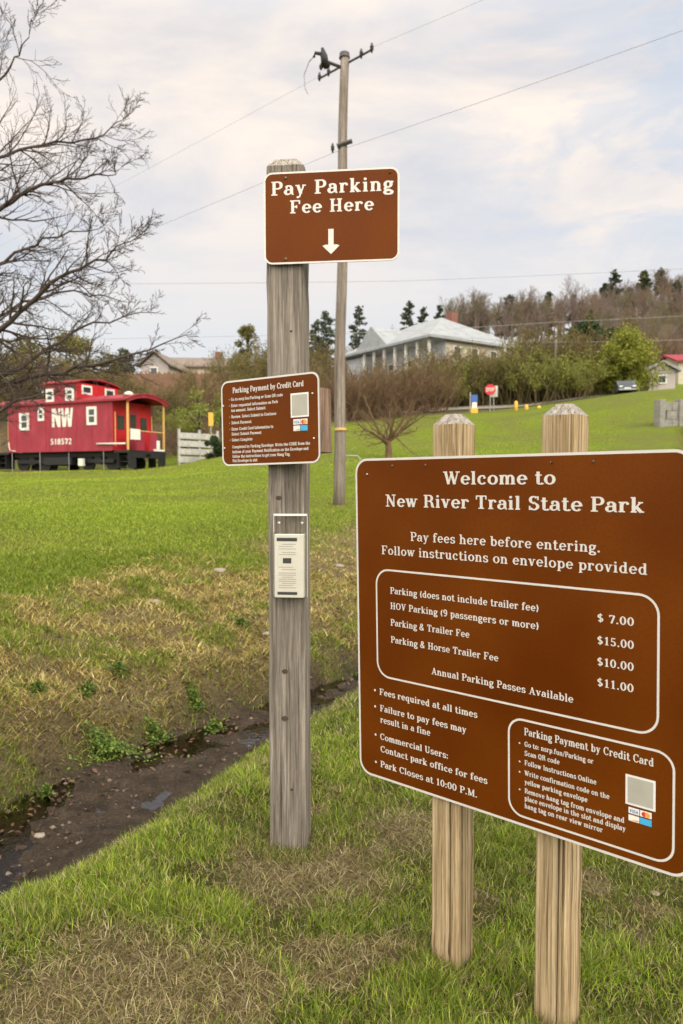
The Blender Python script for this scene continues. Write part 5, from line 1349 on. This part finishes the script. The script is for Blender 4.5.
leafy_tree('leafy_tree', 70, 380, 66, 5.0, 6.5, PAL_OL, 4000, 'wide olive tree behind the cupola of the caboose', 26, leafs=(.08, .16), trunk_h=.1)
leafy_tree('leafy_tree', 22, 380, 60, 5.4, 6.0, PAL_OL, 4000, 'olive yellow tree at the far left behind the caboose', 26, leafs=(.08, .16), trunk_h=.1)
leafy_tree('leafy_tree', 382, 380, 88, 5.5, 4.0, PAL_OL, 3000, 'olive tree behind the left roof of the porch house', 20, leafs=(.1, .2), trunk_h=.2)

def conifer(px, ytop, ybase, Y, W, label, pal=PAL_PN, seed=0, sparse=1.0, bare=.15):
    rnd = random.Random(seed + int(px)); q_ = at(px, ybase, Y); g0 = gz(q_.x, Y); H = at(px, ytop, Y).z - g0
    t = empty('conifer_tree', (q_.x, Y, g0)); tag(t, label, 'tree')
    tr = MB(); tr.tube([(0, 0, -.5), (0, 0, H * .5), (0, 0, H * .98)], [H * .018, H * .011, H * .002], 7, False)
    P = []; nb = int(46 * sparse)
    for i in range(nb):
        u = (i + rnd.random()) / nb; z = H * (bare + (1 - bare) * u); a = rnd.random() * 6.28
        L = W / 2 * (1 - u) ** .62 * rnd.uniform(.55, 1.15) + .15
        tip = Vector((math.cos(a) * L, math.sin(a) * L, z + L * rnd.uniform(-.1, .25)))
        tr.tube([(0, 0, z), tuple(tip)], [H * .004, H * .001], 3, False)
        m = int(46 * L / (W / 2) + 14)
        for _ in range(m):
            f = rnd.uniform(.25, 1.05); s_ = .09 * W * (1.15 - f * .6)
            P.append((tip.x * f + rnd.gauss(0, s_ * .7), tip.y * f + rnd.gauss(0, s_ * .7), z + (tip.z - z) * f + rnd.gauss(0, s_ * .45)))
    tr.build('trunk', M['bark_far'], t)
    leaf_mesh('crown', np.array(P), .10 * Y / 90, .24 * Y / 90, pal, t)
conifer(326, 312, 385, 92, 4.2, 'dark conifer directly left of the utility pole')
conifer(357, 307, 380, 95, 3.6, 'pointed conifer directly right of the utility pole', sparse=.8)
conifer(316, 322, 385, 90, 3.2, 'shorter conifer touching the tall post on its right')
conifer(409, 303, 350, 105, 3.4, 'leftmost of three pines above the porch house roof', bare=.35, sparse=.7)
conifer(424, 307, 350, 108, 2.4, 'middle of three pines above the porch house roof', bare=.4, sparse=.55)
conifer(440, 306, 350, 110, 2.4, 'rightmost of three pines above the porch house roof', bare=.4, sparse=.55)
conifer(509, 296, 345, 150, 5.5, 'dark pine at the left end of the wooded ridge', PAL_EV)
conifer(548, 293, 340, 165, 4.4, 'dark pine between bare trees on the left ridge', PAL_EV)
conifer(613, 271, 330, 190, 6.0, 'tallest dark pine on the wooded ridge', PAL_EV, bare=.35, sparse=.8)
conifer(604, 284, 330, 188, 4.4, 'shorter dark pine leaning on the tallest ridge pine', PAL_EV, bare=.35, sparse=.7)
conifer(643, 271, 325, 200, 5.4, 'olive pine right of the tallest pine on the ridge', [[.09, .10, .045], [.12, .125, .055], [.07, .08, .04]], bare=.4, sparse=.8)
conifer(660, 269, 325, 205, 5.4, 'olive pine nearest the right edge of the ridge', [[.10, .11, .045], [.13, .135, .055], [.08, .09, .04]], bare=.4, sparse=.8)

for (px, yt, Y, W, lab) in ((474, 312, 150, 4.5, 'small dark pine at the far left of the wooded slope'), (530, 306, 140, 4.0, 'low dark pine in the middle of the left wood'), (574, 296, 160, 4.2, 'dark pine standing left of the tallest ridge pine'),
                             (628, 288, 170, 4.0, 'short dark pine between the tallest pine and the olive pines'), (676, 281, 180, 4.6, 'dark pine cut by the right edge of the photo'), (590, 312, 120, 3.6, 'small low evergreen above the bright green tree')):
    conifer(px, yt, 345, Y, W, lab, PAL_EV, sparse=.8)
def make_far_tree(seed, H):
    rnd = random.Random(seed); t = empty('forest_tree'); tr = MB()
    tr.tube([(0, 0, -1), (rnd.gauss(0, .15), 0, H * .45), (rnd.gauss(0, .3), 0, H * .8)], [.20, .14, .05], 5, False); tr.build('trunk', M['bark_far'], t)
    cr = MB(); o = dict(seg=[4, 3, 2], wob=.14, up=[.10, .08, .05], taper=.75, rmin=.017, depth=2, kids=[7, 6, 3], start=[.1, .1, .1], sides=[3, 3, 3], ang=32, angv=10, len=.5, rk=.6, tips=[])
    for i in range(15):
        a = rnd.random() * 6.28; z = H * rnd.uniform(.28, .78)
        grow(cr, Vector((0, 0, z)), Vector((math.cos(a) * .75, math.sin(a) * .75, 1)).normalized(), H * .33 * rnd.uniform(.6, 1.1), .07, 0, rnd, o)
    cr.build('crown', [M['bark_far'], M['far_olive'], M['far_brown'], M['bark_far'], M['far_olive'], M['far_brown']][seed % 6], t); return t
fts = [make_far_tree(100 + i, 11 + i * .6) for i in range(6)]; fu = set()
def put_far(px, Y, s_=1.0):
    i = random.randrange(6); o = fts[i] if i not in fu else copy_tree(fts[i]); fu.add(i)
    q_ = at(px, 300, Y); o.location = (q_.x, Y, gz(q_.x, Y)); z = s_ * random.uniform(.78, 1.12); o.scale = (z, z, z); o.rotation_euler = (0, 0, random.random() * 6.28)
    tag(o, 'bare grey tree among the many of the wooded hillside', 'tree', 'bare grey trees of the wood on the hill')
for i in range(270):
    Y = random.uniform(95, 225); px = random.uniform(445, 760)
    if Y < 130 and px < 500: Y += 50
    put_far(px, Y, .5 if Y < 120 else .72)
for i in range(26): put_far(random.uniform(-80, 440), random.uniform(105, 150), .42)

# ------------------------------------------------------------------ light, sky, camera
w_ = bpy.data.worlds.new('World'); sc.world = w_; w_.use_nodes = True; nt = w_.node_tree
bg = nt.nodes['Background']; sky = nt.nodes.new('ShaderNodeTexSky'); sky.sky_type = 'NISHITA'; sky.sun_disc = False
EL, AZ = R(32), R(128)          # sun behind and to the right of the camera (azimuth clockwise from +Y)
sky.sun_elevation = EL; sky.sun_rotation = AZ; sky.air_density = 1.2; sky.dust_density = 2.5
tc = nt.nodes.new('ShaderNodeTexCoord'); gen = tc.outputs['Generated']
sep = nt.nodes.new('ShaderNodeSeparateXYZ'); nt.links.new(gen, sep.inputs[0]); X_, Y_, Z_ = sep.outputs
mp = nt.nodes.new('ShaderNodeMapping'); mp.inputs['Scale'].default_value = (1, 1, 3.0); nt.links.new(gen, mp.inputs[0])
cl = noise(nt, mp.outputs[0], 2.2, 8, .58, .35)
mp2 = nt.nodes.new('ShaderNodeMapping'); mp2.inputs['Scale'].default_value = (1.2, 1.2, 3.4); mp2.inputs['Location'].default_value = (3.1, .4, 2); nt.links.new(gen, mp2.inputs[0])
cl2 = noise(nt, mp2.outputs[0], 5.0, 7, .6, .5)
# overcast colours (before the 0.1 strength)
low = ramp(nt, Z_, [(0.0, (7.2, 7.1, 7.0)), (.16, (6.2, 6.35, 6.6)), (.34, (5.3, 5.5, 6.05)), (.50, (6.1, 5.9, 6.0)), (.62, (8.5, 8.4, 8.5)), (1.0, (17, 16.8, 16.8))])
cloud = mixc(nt, low, (9.0, 7.8, 6.7), math_n(nt, 'MULTIPLY', ramp(nt, cl, [(.41, (0,) * 3), (.60, (1,) * 3)]), ramp(nt, Z_, [(.14, (0,) * 3), (.40, (.9,) * 3)])))
blue = ramp(nt, cl2, [(.45, (0,) * 3), (.56, (1,) * 3)])
bmask = math_n(nt, 'MULTIPLY', blue, ramp(nt, X_, [(.02, (0,) * 3), (.36, (1,) * 3)]))
bmask = math_n(nt, 'MULTIPLY', bmask, ramp(nt, Z_, [(.20, (0,) * 3), (.32, (.6,) * 3)]))
cloud = mixc(nt, cloud, (4.7, 5.5, 6.6), bmask)
# brighter sky behind the camera, where the sun is
mr = nt.nodes.new('ShaderNodeMapRange'); mr.inputs['From Min'].default_value = -1; mr.inputs['From Max'].default_value = .3
mr.inputs['To Min'].default_value = 3.6; mr.inputs['To Max'].default_value = 1.0; nt.links.new(Y_, mr.inputs['Value'])
sc_n = nt.nodes.new('ShaderNodeVectorMath'); sc_n.operation = 'SCALE'; nt.links.new(cloud, sc_n.inputs[0]); nt.links.new(mr.outputs[0], sc_n.inputs['Scale'])
mw = nt.nodes.new('ShaderNodeMapRange'); mw.inputs['From Min'].default_value = .3; mw.inputs['From Max'].default_value = -.6; nt.links.new(Y_, mw.inputs['Value'])
warm = mixc(nt, sc_n.outputs[0], (1.06, 1.0, .90), mw.outputs[0], 'MULTIPLY')      # the sky is warmer on the sun's side
final = mixc(nt, sky.outputs[0], warm, .92)
nt.links.new(final, bg.inputs[0]); bg.inputs[1].default_value = .105

sl = bpy.data.lights.new('sun', 'SUN'); sl.energy = 1.5; sl.angle = R(25); sl.color = (1, .86, .67)
so = bpy.data.objects.new('sun', sl); col.objects.link(so)
dirv = Vector((math.sin(AZ) * math.cos(EL), math.cos(AZ) * math.cos(EL), math.sin(EL)))
so.rotation_euler = dirv.to_track_quat('Z', 'Y').to_euler()

cam = bpy.data.cameras.new('camera'); co = bpy.data.objects.new('camera', cam); col.objects.link(co)
co.location = (0, 0, CAMZ); co.rotation_euler = (math.pi / 2 - PITCH, 0, 0)
cam.sensor_fit = 'VERTICAL'; cam.sensor_height = 36; cam.sensor_width = 24; cam.lens = 26
cam.clip_start = .05; cam.clip_end = 4000
cam.dof.use_dof = True; cam.dof.focus_distance = 2.1; cam.dof.aperture_fstop = 5.2
sc.camera = co
sc.view_settings.view_transform = 'Standard'; sc.view_settings.look = 'None'; sc.view_settings.gamma = 1; sc.view_settings.exposure = .34
